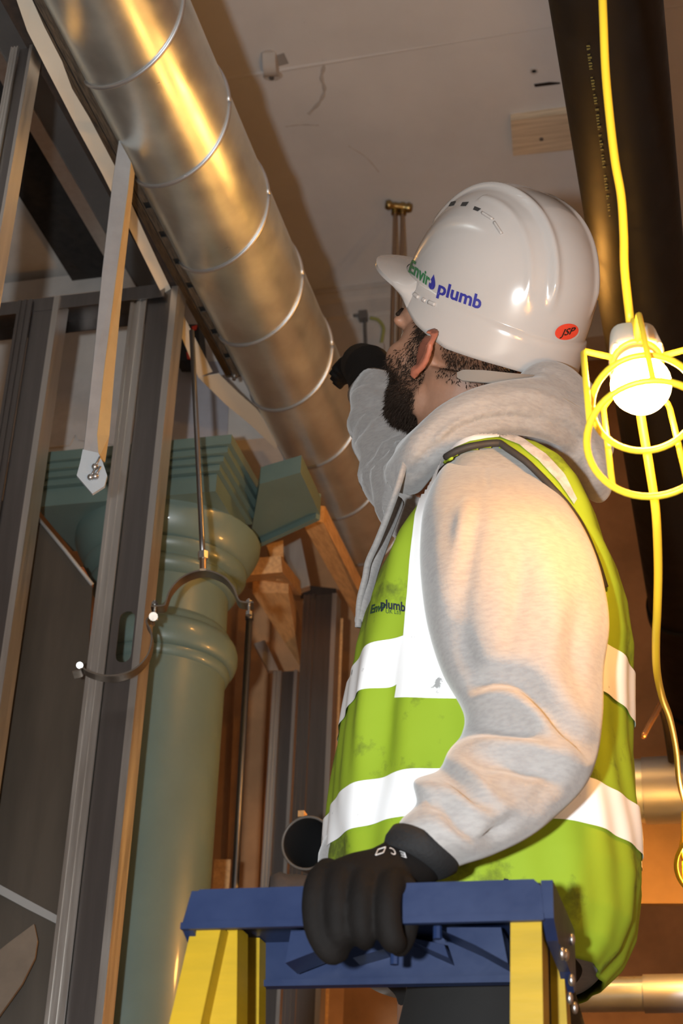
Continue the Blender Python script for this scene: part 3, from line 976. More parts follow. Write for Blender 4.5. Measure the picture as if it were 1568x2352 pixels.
obj('wire_stub', tube(smooth_path([w0, at(1492, 1662, 2.92), at(1505, 1640, 2.95), at(1517, 1616, 3.0)], 5), [.0058] * 16, 8), mat('bare_copper', (.75, .42, .2), .35, .8), cw, True)
obj('wire_sheath', tube(smooth_path([at(1517, 1616, 3.0), at(1530, 1660, 3.03), at(1546, 1765, 3.16)], 5), .009, 8), M_DARKB, cw, True)

# ================================================================== STEP LADDER
YL = ony(830, 2080, 1.345)[1]
ztop = ony(840, 2031, YL)[2]
zbot = ony(840, 2119, YL)[2]
xl0, xl1 = ony(440, 2038, YL)[0], ony(416, 2122, YL)[0]
xr0 = ony(1248, 2070, YL)[0]
CD = .17                                        # depth of the cap
zbk = ony(880, 2268, YL + CD)[2]
la = thing('step_ladder', 'yellow fibreglass step ladder with a blue top cap', 'ladder', ((xl0 + xr0) / 2, YL + .08, 0))
th = .012
g_front = prism([(xl1, YL, zbot), (xr0, YL, zbot), (xr0 - .002, YL, ztop - .006), (xr0 - .008, YL, ztop), (xl0 + .008, YL, ztop), (xl0, YL, ztop - .006)], (0, th, 0))
cap = obj('top_cap', merge(g_front, box(xl0 + .004, xr0 - .004, YL + th, YL + CD, ztop - .008, ztop)), M_BLUE, la)
obj('cap_lip', box(xl1, xr0, YL - .002, YL + .004, zbot - .002, zbot + .004), M_BLUE, cap)
obj('back_apron', merge(box(xl1 + .01, xr0, YL + CD - .008, YL + CD, zbk, ztop), box(xl1 + .01, xr0, YL + CD - .014, YL + CD - .008, zbk, zbk + .006)), M_BLUE, cap)
side = [(YL + .0012, ztop - .001), (YL + CD, ztop - .001), (YL + CD, zbk - .004), (YL + CD - .02, zbk - .012), (YL + CD - .05, zbk), (YL + .03, zbot - .012), (YL + .0012, zbot)]
obj('end_plate', prism([(xr0 - .002, a, b) for a, b in side], (.010, 0, 0)), M_BLUE, cap)
xs_ = lambda z_: xl1 + (xl0 - xl1) * min(1.0, max(0.0, (z_ - zbot) / (ztop - zbot)))
obj('end_plate', prism([(xs_(b), a, b) for a, b in side], (.010, 0, 0)), M_BLUE, cap)
for (a, b) in ((.05, -.018), (.08, -.012), (.12, -.025), (.135, .015), (.14, -.045), (.10, -.045)):
    obj('rivet', ellipsoid((xr0 + .009, YL + a, zbot + b), (.003, .0055, .0055), nu=12, nv=8), M_STEEL, cap, True)
for (px, py) in ((432, 2138), (436, 2150)):
    obj('rivet', ellipsoid(ony(px, py, YL + .02), .004, nu=10, nv=6), M_STEEL, cap, True)
# triangular ribs inside the cap
for tri, dd in ((((655, 2212), (668, 2136), (745, 2136), (742, 2178)), .10), (((1000, 2130), (1150, 2130), (1166, 2212), (1090, 2170)), .10),
                (((925, 2150), (1020, 2170), (1030, 2200), (985, 2180)), .13), (((800, 2140), (880, 2140), (880, 2180), (810, 2200)), .13)):
    pts = [ony(x, y, YL + dd) for x, y in tri]
    obj('cap_rib', prism(pts, (0, .045, 0)), M_BLUE, cap)
for (px, py) in ((1004, 2136), (906, 2195)):
    p = ony(px, py, YL + .06)
    obj('cap_peg', tube([p + (0, 0, .012), p - (0, 0, .008)], .004, 8), M_BLUE, cap, True, 40)


def rail(quad, yy, dep, name='rail', lab=None):
    """quad: TL, TR, BR, BL pixels on the plane y = yy; carried on down to the floor"""
    tl, tr, br, bl = [ony(x, y, yy) for x, y in quad]
    k0 = tl[2] / (tl[2] - bl[2]); k1 = tr[2] / (tr[2] - br[2])
    bl2 = tl + (bl - tl) * k0; br2 = tr + (br - tr) * k1
    P = [tl, tr, br2, bl2]
    web = prism(P, (0, .004, 0))
    # channel: two flanges behind the web
    wv = .006
    yo = np.array([0, .0035, 0])
    f1 = prism([q + yo for q in (tl, tl + (wv, 0, 0), bl2 + (wv, 0, 0), bl2)], (0, dep, 0))
    f2 = prism([q + yo for q in (tr - (wv, 0, 0), tr, br2, br2 - (wv, 0, 0))], (0, dep, 0))
    return obj(name, merge(web, f1, f2), M_YLAD, la)


rail([(441, 2124), (508, 2128), (460, 2352), (388, 2352)], YL + .013, .03)
rail([(512, 2124), (545, 2126), (543, 2352), (481, 2352)], YL + .035, .03)
rail([(548, 2152), (596, 2154), (594, 2352), (549, 2352)], YL + .14, .02)
rail([(1172, 2115), (1243, 2113), (1247, 2352), (1171, 2352)], YL + .013, .04)
rail([(1262, 2180), (1292, 2180), (1302, 2352), (1266, 2352)], YL + .13, .03)
for k in range(3):
    zz = .12 + .2 * k
    f = lambda z: (xl1 - .0 - (ztop - z) * .18, xr0 - .01)
    x0, x1 = f(zz)
    obj('tread', box(x0 + .02, x1, YL + .02, YL + .10, zz, zz + .02), M_YLAD, la)
# a rusty offcut lying on the cap
p = ony(620, 2022, YL + .10); q = ony(760, 2020, YL + .12)
p[2] = ztop + .021; q[2] = ztop + .021
tag(obj('pipe_offcut', tube(interp_poly([p, q], 8), [.018, .0222, .0205, .021, .0205, .0205, .021, .020], 18), M_DARKB, smooth=True), 'rough brown pipe offcut lying on the blue ladder top', 'pipe')


# ================================================================== FESTOON LAMPS
def lamp(name, label, C, Bc, rB, rA, rC, rot0, up, watts):
    ax = Bc - C; Ln = np.linalg.norm(ax); ax = ax / Ln
    u = np.cross(ax, up); u /= np.linalg.norm(u); v = np.cross(u, ax)
    k = rB / .066
    t = thing(name, label, 'lamp', C - ax * .06 * k, 'caged festoon lamps')
    ringp = lambda s, r, n=48: [C + ax * s + r * (math.cos(a) * u + math.sin(a) * v) for a in np.linspace(0, 2 * math.pi, n, endpoint=False)]
    wr = .0034 * k
    obj('cage_ring', tube(ringp(0, rC), wr, 8, closed=True), M_YCAGE, t, True)
    obj('cage_ring', tube(ringp(Ln * .55, rA), wr * 1.1, 8, closed=True), M_YCAGE, t, True)
    obj('cage_ring', tube(ringp(Ln, rB), wr * 1.1, 8, closed=True), M_YCAGE, t, True)
    for i in range(5):
        a = rot0 + 2 * math.pi * i / 5
        e = math.cos(a) * u + math.sin(a) * v
        P = [C + e * rC, C + e * (rB * .93) + ax * .004 * k, C + e * (rB * .97) + ax * .012 * k, C + e * rB + ax * Ln]
        obj('cage_wire', tube(P, wr, 8), M_YCAGE, t, True)
    e = v
    hook = smooth_path([C - ax * .0 + v * rC, C - ax * .03 * k + v * .036 * k, C - ax * .055 * k + v * .03 * k, C - ax * .06 * k + v * .018 * k - u * .010 * k, C - ax * .052 * k + v * .014 * k - u * .018 * k], 5)
    obj('cage_hook', tube(hook, wr * 1.1, 8), M_YCAGE, t, True)
    # holder
    hb = []
    for s, r in ((-.062, .022), (-.058, .027), (-.004, .031), (.0, .029)):
        ring = []
        for a in np.linspace(0, 2 * math.pi, 40, endpoint=False):
            q = 3.6
            cc, ss = math.cos(a), math.sin(a)
            f = (abs(cc) ** q + abs(ss) ** q) ** (-1 / q)
            ring.append(C + ax * s * k + r * k * f * (cc * u + ss * v))
        hb.append(ring)
    hd_ = obj('lamp_holder', loft(hb), M_HOLDER, t, True, 40)
    for a in (math.pi * .75, math.pi * .25):
        p = C + ax * .0008 + .034 * k * (math.cos(a) * u + math.sin(a) * v)
        obj('holder_screw', tube([p, p + ax * .002], .003 * k, 10), M_DARKG, hd_)
    obj('holder_liner', disc_tube(C + ax * .0015, ax, .012 * k, .026 * k, .012 * k, 32), M_LINER, hd_, True, 40)
    prof = [(.010, -.0), (.0135, .012), (.0145, .024), (.02, .034), (.029, .046), (.033, .060), (.0325, .070), (.028, .083), (.018, .092), (.006, .0955)]
    rings = [[C + ax * s * k * .92 + r * k * (math.cos(a) * u + math.sin(a) * v) for a in np.linspace(0, 2 * math.pi, 32, endpoint=False)] for r, s in prof]
    area = 4 * math.pi * (.031 * k) ** 2
    L = watts / (math.pi * area)
    m = mat('lit_bulb_%.1f_%.2f' % (watts, k), (1, .9, .7), .3, emit=LAMP_COL, estr=L)
    obj('bulb', loft(rings), m, t, True)
    return t


C1, B1 = at(1462, 836, 1.29), at(1496, 1010, 1.20)
lamp('caged_lamp', 'lit bulb in a yellow wire cage hanging beside the worker', C1, B1, .0565, .0483, .0233, math.radians(18), np.array([0, 0, 1.0]), 7.6)
C2, B2 = at(1634, 1905, 2.85), at(1640, 1990, 2.75)
lamp('caged_lamp', 'second lit caged bulb cut off by the right edge of the picture', C2, B2, .066, .056, .027, math.radians(40), np.array([0, 0, 1.0]), 17.0)
C3 = CAM + np.array([-.325, 2.47, 1.73])
lamp('caged_lamp', 'third lit caged bulb, hidden behind the white hard hat under the black pipe', C3, C3 + np.array([-.02, -.03, -.10]), .06, .052, .026, .3, np.array([0, 1.0, 0]), 7.0)
obj('lamp_lead', tube(smooth_path([C3 + np.array([0, .01, .05]), C3 + np.array([.08, .03, .09]), C3 + np.array([.20, .06, .12])], 6), .005, 10), M_YCABLE, bpy.data.objects['caged_lamp.002'], True)
cb = thing('festoon_cable', 'yellow festoon cable hanging down the right side through the lamps', 'cable', at(1450, 745, 1.5))
up_ = [(1370, -260), (1380, -80), (1385, 40), (1390, 160), (1400, 270), (1412, 370), (1426, 450), (1432, 540), (1434, 620), (1447, 740)]
obj('cable_upper', tube(smooth_path([at(x, y, 1.20 + .1 * min(1, max(0, y / 740))) for x, y in up_], 6), .0044, 12), M_YCABLE, cb, True)
lo_ = [(1455, 850), (1475, 980), (1492, 1080), (1506, 1180), (1511, 1300), (1509, 1400), (1506, 1470), (1508, 1540), (1520, 1600), (1538, 1650), (1552, 1720), (1560, 1800), (1580, 1855), (1620, 1885)]
ds_ = [1.32, 1.35, 1.37, 1.40, 1.46, 1.52, 1.58, 1.66, 1.78, 1.95, 2.2, 2.45, 2.7, 2.88]
obj('cable_lower', tube(smooth_path([at(x, y, d) for (x, y), d in zip(lo_, ds_)], 6), .0044, 12), M_YCABLE, cb, True)

# ================================================================== THE WORKER
DM = 1.75
pm = at(1100, 2250, DM)
man = thing('person', 'worker in hi-vis vest, grey hoodie and white hard hat gripping the ladder', 'person', (pm[0], pm[1], 0))

# ---------- torso section by section (heights from the picture, section half-depths from the body)
rows = [  # py, left px, right px, distance of the silhouette, half depth
    (982, 1105, 1190, 1.57, .150), (992, 1066, 1225, 1.57, .172), (1015, 1030, 1272, 1.575, .183), (1050, 1006, 1318, 1.58, .192), (1100, 985, 1352, 1.585, .20), (1170, 945, 1378, 1.60, .205),
    (1250, 900, 1392, 1.63, .205), (1330, 868, 1414, 1.67, .202), (1430, 838, 1430, 1.72, .198), (1530, 812, 1440, 1.75, .192), (1640, 790, 1436, 1.75, .187), (1750, 770, 1434, 1.75, .185), (1850, 757, 1444, 1.75, .185),
    (1950, 747, 1455, 1.75, .188), (2050, 742, 1460, 1.75, .19), (2150, 748, 1448, 1.75, .188), (2215, 775, 1420, 1.75, .18), (2262, 830, 1375, 1.75, .165)]
tz, tl, trr, td = [], [], [], []
for py, l, r, d, hd_ in rows:
    a, b = at(l, py, d), at(r, py, d)
    tz.append((a[2] + b[2]) / 2); tl.append(a @ ER); trr.append(b @ ER); td.append(hd_)
tz = np.array(tz)[::-1]; tl = np.array(tl)[::-1]; trr = np.array(trr)[::-1]; td = np.array(td)[::-1]
CYF = DM                                        # distance of the body axis


def torso_pt(z, ph, off=0.0, hollow=0.0):
    """ph: 0 = image right (back), 90 = far side, 180 = front, 270 = near side"""
    l, r, h = np.interp(z, tz, tl), np.interp(z, tz, trr), np.interp(z, tz, td)
    c, a = (l + r) / 2, (r - l) / 2
    q = 2.35 + 2.6 / (1 + math.exp(-(z - (tz[-1] - .13)) / .03))
    cc, ss = math.cos(ph), math.sin(ph)
    f = (abs(cc) ** q + abs(ss) ** q) ** (-1 / q)
    x = c + (a + off) * f * cc
    y = CYF + (h + off) * f * ss
    return x * ER + y * EF + z * EZ


def vest_pt(z, ph, off=0.0):
    u = (z - tz[0]) / (tz[-1] - tz[0])
    ripple = .0030 * math.sin(6 * ph + 9 * z) * (1 - u) + .0022 * math.sin(11 * ph - 14 * z + 1) * (1 - u) + .0012 * math.sin(23 * ph + 31 * z)
    # the front panel folds back: soft vertical pleat on the near front
    ripple += -.010 * math.exp(-((ph - math.radians(228)) / .10) ** 2) * math.exp(-((u - .40) / .30) ** 2)
    ripple += .006 * math.exp(-((ph - math.radians(218)) / .09) ** 2) * math.exp(-((u - .40) / .30) ** 2)
    z2 = z + .045 * max(0.0, -math.cos(ph)) * max(0.0, 1 - u * 4) ** 2
    return torso_pt(z2, ph, off + ripple * min(1, (1 - u) * 6))


NZ, NP = 150, 260
zs = np.linspace(tz[0], tz[-1], NZ)
phs = np.linspace(0, 2 * math.pi, NP, endpoint=False)
vg = [[vest_pt(z, p) for p in phs] for z in zs]
g_vest = loft(vg, True, False)
t_vest = bvh(g_vest)
# armholes
arm_px = np.array([(1000, 1075), (1060, 1036), (1138, 1022), (1165, 1032), (1215, 1070), (1275, 1130), (1330, 1205), (1366, 1285), (1386, 1352), (1384, 1450), (1360, 1560), (1290, 1640), (1150, 1640), (1040, 1560), (990, 1400), (978, 1250), (985, 1140)], float)


def inside(P, poly):
    x, y = P[:, 0], P[:, 1]
    c = np.zeros(len(P), bool)
    n = len(poly)
    for i in range(n):
        x0, y0 = poly[i]; x1, y1 = poly[(i + 1) % n]
        m = ((y0 > y) != (y1 > y))
        with np.errstate(divide='ignore', invalid='ignore'):
            xi = (x1 - x0) * (y - y0) / (y1 - y0 + 1e-12) + x0
        c ^= m & (x < xi)
    return c


VV = np.array(g_vest[0])
near = ((VV @ EF) < DM - .02)
cut = inside(proj(VV), arm_px) & near
# the far armhole mirrors the near one about the body's middle plane
Vm = VV - 2 * np.outer((VV @ EF) - DM, EF)
cut |= inside(proj(Vm), arm_px) & ~near
Fv = [f for f in g_vest[1] if not any(cut[i] for i in f)]
used = sorted({i for f in Fv for i in f}); mp_ = {k: i for i, k in enumerate(used)}
g_v2 = ([VV[k] for k in used], [[mp_[i] for i in f] for f in Fv])
vest = obj('hi_vis_vest', g_v2, M_VEST, man, True, label='yellow hi-vis vest with silver reflective bands')
sm = vest.modifiers.new('thickness', 'SOLIDIFY'); sm.thickness = .003; sm.offset = -1


def ring_band(z0, z1, name):
    rings = []
    for z in np.linspace(z0, z1, 9):
        rings.append([vest_pt(z, p, .0022) for p in np.linspace(0, 2 * math.pi, 300, endpoint=False)])
    V, Fc = loft(rings, True, False)
    A = np.array(V); nr = ((A @ EF) < DM - .02)
    Am = A - 2 * np.outer((A @ EF) - DM, EF)
    cu = (inside(proj(A), arm_px) & nr) | (inside(proj(Am), arm_px) & ~nr)
    Fc = [f for f in Fc if not any(cu[i] for i in f)]
    return obj(name, (V, Fc), M_REFL, vest, True)


zb1 = (hit(t_vest, 860, 1582)[2], hit(t_vest, 860, 1476)[2])
zb2 = (hit(t_vest, 850, 1898)[2], hit(t_vest, 850, 1792)[2])
ring_band(*zb1, 'reflective_band')
ring_band(*zb2, 'reflective_band')
# brace up the near front, over the shoulder and down the back
Lb = [(1004, 1062), (975, 1125), (957, 1185), (944, 1290), (935, 1400), (928, 1500), (912, 1604)]
Rb = [(1022, 1052), (1000, 1120), (990, 1200), (985, 1300), (1000, 1400), (1030, 1500), (1050, 1607)]
obj('shoulder_brace', lay(t_vest, grid_between(Lb, Rb, 60, 14), .0034), M_REFL, vest, True)
Lb = [(1030, 1032), (1072, 1010), (1112, 998), (1146, 992)]
Rb = [(1038, 1036), (1080, 1018), (1116, 1011), (1146, 1008)]
obj('shoulder_brace', lay(t_vest, grid_between(Lb, Rb, 30, 8), .0030), M_REFL, vest, True)
Lb = [(1148, 992), (1200, 1011), (1252, 1047), (1294, 1092), (1322, 1148)]
Rb = [(1148, 1008), (1192, 1026), (1238, 1062), (1280, 1110), (1314, 1160)]
obj('shoulder_brace', lay(t_vest, grid_between(Lb, Rb, 30, 8), .0030), mat('dull_reflective_tape', (.62, .60, .60), .4, col2=(.36, .34, .33), vscale=60, spec=.7), vest, True)
# armhole piping
P = [hit(t_vest, x, y, .002) for x, y in interp_poly(smooth_path([np.array(q) for q in ((990, 1110), (1000, 1078), (1030, 1050), (1075, 1030), (1138, 1021), (1160, 1030), (1212, 1068), (1272, 1128), (1328, 1203), (1364, 1283), (1386, 1350))], 6), 70)]
P = [p for p in P if p is not None]
obj('armhole_piping', tube(smooth_path(P, 2), .0042, 8), M_PIPING, vest, True)
# print on the chest
fnv = lambda u, v: (852 + 40 * u, 1411 - 6 * u - 19 * v)
obj('chest_print', text_on(t_vest, 'Envir', lambda u, v: (852 + 34 * u + 4 * v, 1410 - 9 * u - 20 * v), .0014, bold=.03), M_TXTD, vest)
obj('chest_print', text_on(t_vest, 'plumb', lambda u, v: (876 + 56 * u, 1398 + 4 * u * u * 2 - 21 * v), .0014, bold=.03), M_TXTN, vest)
obj('chest_print', text_on(t_vest, 'UK Ltd', lambda u, v: (887 + 34 * u, 1409 + 3 * u - 11 * v), .0012), M_TXTD, vest)

# ---------- hoodie body
hrings = []
for z in np.linspace(tz[0] + .01, tz[-1] - .004, 80):
    ring = []
    for p in np.linspace(0, 2 * math.pi, 120, endpoint=False):
        u = (z - tz[0]) / (tz[-1] - tz[0])
        e = -.012
        # the hoodie's zip edge stands a little proud of the vest at the chest
        e += .022 * math.exp(-((p - math.pi) / .55) ** 2) * (1 / (1 + math.exp(-(u - .72) * 30)))
        e += .020 * math.exp(-((p - math.pi) / .5) ** 2) * math.exp(-((u - .22) / .05) ** 2)
        ring.append(torso_pt(z, p, e))
    hrings.append(ring)
hoodie = obj('hoodie', loft(hrings), M_HOOD, man, True, label='heather grey hooded sweatshirt')

# ---------- sleeve of the near arm: stations across the arm
st = [((1080, 1062), (1200, 1070), 1.66, .02), ((1020, 1068), (1240, 1085), 1.60, .05), ((975, 1150), (1310, 1165), 1.555, .085), ((962, 1250), (1357, 1250), 1.54, .092), ((966, 1350), (1386, 1345), 1.53, .092), ((982, 1450), (1397, 1438), 1.525, .09),
      ((1015, 1550), (1384, 1540), 1.52, .088), ((1062, 1635), (1382, 1640), 1.51, .086), ((1058, 1685), (1372, 1735), 1.50, .084), ((1030, 1722), (1345, 1805), 1.49, .082), ((1004, 1768), (1290, 1865), 1.475, .078),
      ((950, 1793), (1215, 1925), 1.455, .072), ((956, 1846), (1130, 1965), 1.435, .064), ((925, 1880), (1068, 1985), 1.43, .052), ((908, 1908), (1038, 1998), 1.428, .042), ((902, 1922), (1026, 2004), 1.426, .036)]
Lp = smooth_path([np.array([*a, d, h]) for a, b, d, h in st], 9)
Rp = smooth_path([np.array([*b, d, h]) for a, b, d, h in st], 9)
srings = []
for l, r in zip(Lp, Rp):
    A, Bq = at(l[0], l[1], l[2]), at(r[0], r[1], r[2])
    c = (A + Bq) / 2; hv = (Bq - A) / 2
    hv2 = hv / np.linalg.norm(hv)
    dv = (c - CAM); dv = dv - hv2 * (dv @ hv2); dv /= np.linalg.norm(dv)
    ring = []
    for p in np.linspace(0, 2 * math.pi, 150, endpoint=False):
        cc, ss = math.cos(p), math.sin(p)
        q = 2.15
        f = (abs(cc) ** q + abs(ss) ** q) ** (-1 / q)
        ring.append(c + f * cc * hv * .985 + f * ss * dv * l[3])
    srings.append(ring)
g_sl = loft(srings, True, True)
# folds: ridges (+) and valleys (-) of the cloth along lines across the sleeve
folds = [(+.007, 17, [(1070, 1618), (1110, 1596), (1168, 1594), (1222, 1632), (1267, 1690), (1337, 1752)]),
         (-.013, 18, [(1092, 1572), (1133, 1556), (1198, 1562), (1257, 1612), (1310, 1668), (1350, 1712)]),
         (+.006, 16, [(1030, 1716), (1090, 1706), (1143, 1711), (1242, 1723), (1320, 1768)]),
         (-.009, 17, [(1068, 1678), (1120, 1665), (1168, 1664), (1230, 1676), (1270, 1702)]),
         (-.011, 20, [(1098, 1738), (1183, 1742), (1257, 1778), (1252, 1850)]),
         (+.006, 15, [(962, 1800), (1028, 1816), (1083, 1855), (1143, 1877)]),
         (+.006, 15, [(1012, 1735), (1068, 1768), (1118, 1828), (1160, 1858)]),
         (-.008, 15, [(950, 1832), (1018, 1838), (1058, 1880), (1098, 1930)]),
         (-.007, 13, [(992, 1770), (1040, 1790), (1095, 1840), (1130, 1862)]),
         (-.009, 14, [(1165, 1885), (1140, 1925), (1128, 1955)]),
         (+.006, 18, [(1250, 1770), (1262, 1830), (1235, 1905)]),
         (-.002, 16, [(1055, 1165), (1038, 1206), (1046, 1270), (1056, 1310)]),
         (-.004, 16, [(1100, 1140), (1080, 1237), (1067, 1315), (1060, 1400)]),
         (+.005, 16, [(1075, 1150), (1058, 1237), (1052, 1330)]),
         (+.004, 26, [(1015, 1240), (1012, 1340), (1040, 1450)]),
         (-.006, 22, [(1050, 1420), (1060, 1490), (1088, 1550)]),
         (-.005, 20, [(1330, 1400), (1320, 1500), (1348, 1600)]),
         (+.004, 26, [(1250, 1250), (1275, 1400), (1260, 1540)]),
         (-.004, 18, [(1200, 1280), (1190, 1380), (1165, 1470)]),
         (-.003, 5, [(968, 1215), (1005, 1180), (1047, 1150), (1085, 1128), (1123, 1119), (1170, 1130), (1215, 1150), (1265, 1192), (1310, 1245)]),
         (-.003, 4, [(1108, 1030), (1112, 1075), (1120, 1118)])]


def apply_folds(geo, folds, facing=True):
    V = np.array(geo[0]); N = vnormals(geo)
    cen = V.mean(0)
    vd = V - CAM; vd /= np.linalg.norm(vd, axis=1, keepdims=True)
    fr = (N * vd).sum(1)
    sgn = np.where(fr < 0, 1, -1)
    P = proj(V)
    D = np.zeros(len(V))
    for amp, sig, line in folds:
        ln = interp_poly(smooth_path([np.array(q, float) for q in line], 6), 60)
        d2 = ((P[:, None, :] - ln[None]) ** 2).sum(2)
        i = d2.argmin(1); m = d2.min(1)
        tpr = np.sin(np.pi * np.clip((i + 6) / 71.0, 0, 1)) ** .6
        D += 1.6 * amp * np.exp(-m / (2 * sig * sig)) * tpr
    wgt = np.clip(-fr * 1.6, 0, 1)          # only where the cloth faces this way
    V = V + N * (D * wgt)[:, None]
    return list(V), geo[1]


# outward normals for the sleeve
def orient(geo):
    V = np.array(geo[0])
    N = vnormals(geo)
    if ((V - V.mean(0)) * N).sum() < 0:
        return geo[0], [f[::-1] for f in geo[1]]
    return geo


g_sl = apply_folds(orient(g_sl), folds)
sleeve = obj('sleeve', g_sl, M_HOOD, hoodie, True)
t_sl = bvh(g_sl)

# ---------- far arm, raised behind the duct
far = [(1020, 1140, 1.93), (960, 1100, 2.0), (905, 1010, 2.06), (868, 900, 2.10)]
FP = smooth_path([at(*q) for q in far], 10)
fr_ = np.interp(np.linspace(0, 1, len(FP)), [0, .4, .8, 1], [.085, .075, .056, .045])
g_far = tube(FP, fr_, 40)
Vf = np.array(g_far[0]); Nf = vnormals(orient(g_far))
s_ = np.repeat(np.arange(len(FP)), 40)[:len(Vf)]
Vf = Vf + Nf * (.004 * np.sin(s_ * 1.3 + 2 * np.sin(Vf[:, 2] * 60)) + .003 * np.sin(Vf[:, 0] * 90 + Vf[:, 2] * 120))[:, None]
obj('sleeve', (list(Vf), orient(g_far)[1]), M_HOOD, hoodie, True)

# ---------- hood and collar: rolls of cloth around the neck
parts = []
ring_c = [at(945, 1045, 1.71), at(985, 1010, 1.655), at(1040, 962, 1.63), at(1120, 925, 1.625), at(1220, 908, 1.65), at(1310, 902, 1.72), at(1325, 912, 1.80), at(1240, 940, 1.88), at(1120, 995, 1.90), at(1020, 1045, 1.87), at(960, 1070, 1.79)]
rc = smooth_path(ring_c + [ring_c[0]], 8)[:-1]
parts.append(tube(rc, .023, 20, closed=True))
r2 = [at(925, 1100, 1.72), at(980, 1032, 1.65), at(1055, 980, 1.635), at(1150, 950, 1.635), at(1250, 958, 1.655), at(1330, 995, 1.70), at(1365, 1030, 1.78)]
parts.append(tube(smooth_path(r2, 8), .028, 20))
# the hood sack on the back
parts.append(ellipsoid(at(1270, 945, 1.75), (.055, .10, .045), rot=None))
parts.append(ellipsoid(at(1325, 1020, 1.75), (.040, .085, .060)))
parts.append(ellipsoid(at(1368, 1088, 1.73), (.022, .055, .032)))
parts.append(ellipsoid(at(1190, 1000, 1.76), (.085, .11, .045)))
parts.append(ellipsoid(at(1040, 1035, 1.73), (.05, .07, .035)))
g_hood = remesh(merge(*parts), .006, 8)
hf = [(+.006, 10, [(1000, 1000), (1060, 950), (1150, 925), (1260, 925), (1330, 945)]),
      (-.007, 7, [(965, 1030), (1020, 975), (1090, 938), (1190, 922), (1290, 940)]),
      (-.006, 8, [(985, 1045), (1060, 985), (1140, 962), (1240, 965)]),
      (+.005, 9, [(1180, 900), (1260, 905), (1320, 920)]),
      (-.005, 9, [(1250, 960), (1310, 990), (1350, 1040), (1375, 1090)]),
      (+.004, 8, [(1230, 985), (1290, 1020), (1330, 1070)]),
      (-.005, 8, [(945, 1090), (965, 1060), (1000, 1020)])]
g_hood = apply_folds(orient(g_hood), hf)
obj('hood', g_hood, M_HOOD, hoodie, True)
# drawstring falling down the chest
dsP = [at(x, y, d) for x, y, d in ((934, 1046, 1.66), (922, 1090, 1.66), (908, 1135, 1.67), (888, 1190, 1.68), (866, 1245, 1.70), (846, 1290, 1.72), (838, 1330, 1.725), (826, 1380, 1.735), (822, 1440, 1.74))]
obj('drawstring', tube(smooth_path(dsP, 6), .0055, 10, flat=.7), M_HOOD, hoodie, True)
zipP = [at(x, y, 1.745) for x, y in ((915, 1150), (890, 1215), (862, 1290), (842, 1360), (828, 1430))]
obj('zip_edge', tube(smooth_path(zipP, 6), [.012] * 33, 10, flat=.6), M_HOOD, hoodie, True)

# ---------- head frame
def sight_frame(p, tau, eps, psi):
    """right, front, up of a head seen along the line of sight to p: leaning tau to the image right, eps towards the viewer, turned psi away"""
    v = (p - CAM) / np.linalg.norm(p - CAM)
    r = CA - v * (CA @ v); r /= np.linalg.norm(r)
    b = np.cross(r, v)
    U = math.cos(eps) * (math.sin(tau) * r + math.cos(tau) * b) - math.sin(eps) * v
    Rr = math.cos(tau) * r - math.sin(tau) * b
    Cc = np.cross(Rr, U)
    F_ = -math.cos(psi) * Rr - math.sin(psi) * Cc
    return np.stack([np.cross(F_, U), F_, U], 1)


RH = sight_frame(at(1040, 800, 1.75), math.radians(13), math.radians(4), math.radians(43))   # head-local (right, front, up) -> world
RG, FR, UP = RH[:, 0], RH[:, 1], RH[:, 2]
EAR = at(978, 810, 1.725)
HC = EAR - RH @ np.array([-.077, -.01, -.005])


def hw(p):
    return HC + RH @ np.asarray(p, float)


def hE(c, r):
    return ellipsoid(hw(c), r, rot=RH, nu=32, nv=20)


RHH = sight_frame(at(1140, 692, 1.755), math.radians(20), math.radians(11), math.radians(44))
HHC = at(1140, 692, 1.755)                        # centre of the rim plane
HO = np.zeros(3)
UPH = RHH[:, 2]


ha, hbf, hbb, hh_ = .112, .140, .142, .152

body = []
body += [hE((0, -.010, .045), (.073, .090, .078)), hE((0, .035, -.02), (.062, .060, .085)), hE((0, .045, -.075), (.052, .048, .042)), hE((0, .082, -.098), (.024, .020, .020)),
         hE((-.045, .055, -.025), (.024, .030, .026)), hE((.045, .055, -.025), (.024, .030, .026)),
         hE((-.024, .087, .022), (.026, .013, .011)), hE((.024, .087, .022), (.026, .013, .011)), hE((0, .07, .045), (.05, .03, .04)),
         hE((-.052, .02, -.07), (.014, .035, .024)), hE((.052, .02, -.07), (.014, .035, .024))]
body.append(tube([hw((0, .094, .012)), hw((0, .108, -.012)), hw((0, .117, -.030))], [.010, .011, .013], 14))
body += [hE((-.012, .104, -.034), (.008, .009, .007)), hE((.012, .104, -.034), (.008, .009, .007)), hE((0, .099, -.058), (.022, .008, .005)), hE((0, .097, -.068), (.019, .009, .006))]
# ears
for s in (-1, 1):
    ec = np.array([s * .076, -.008, -.002])
    body.append(ellipsoid(hw(ec + (-s * .002, .004, -.004)), (.004, .014, .024), rot=RH, nu=24, nv=16))
    pts = []
    for a in np.linspace(-1.9, 2.75, 22):
        yy = -.019 * math.sin(a * .62 + .35) * (1 if a > -2 else 1)
        pts.append(hw(ec + (s * (.012 + .003 * math.sin(a)), -.001 - .018 * math.cos(a * .75 - .45), -.003 + .028 * math.sin(a * .75 - .1))))
    body.append(tube(pts, .0046, 12))
    body.append(tube([hw(ec + (s * .007, -.008, .012)), hw(ec + (s * .008, -.009, -.004)), hw(ec + (s * .006, -.002, -.020))], .0038, 10))
    body.append(ellipsoid(hw(ec + (s * .005, .006, -.031)), (.0055, .008, .010), rot=RH, nu=16, nv=12))
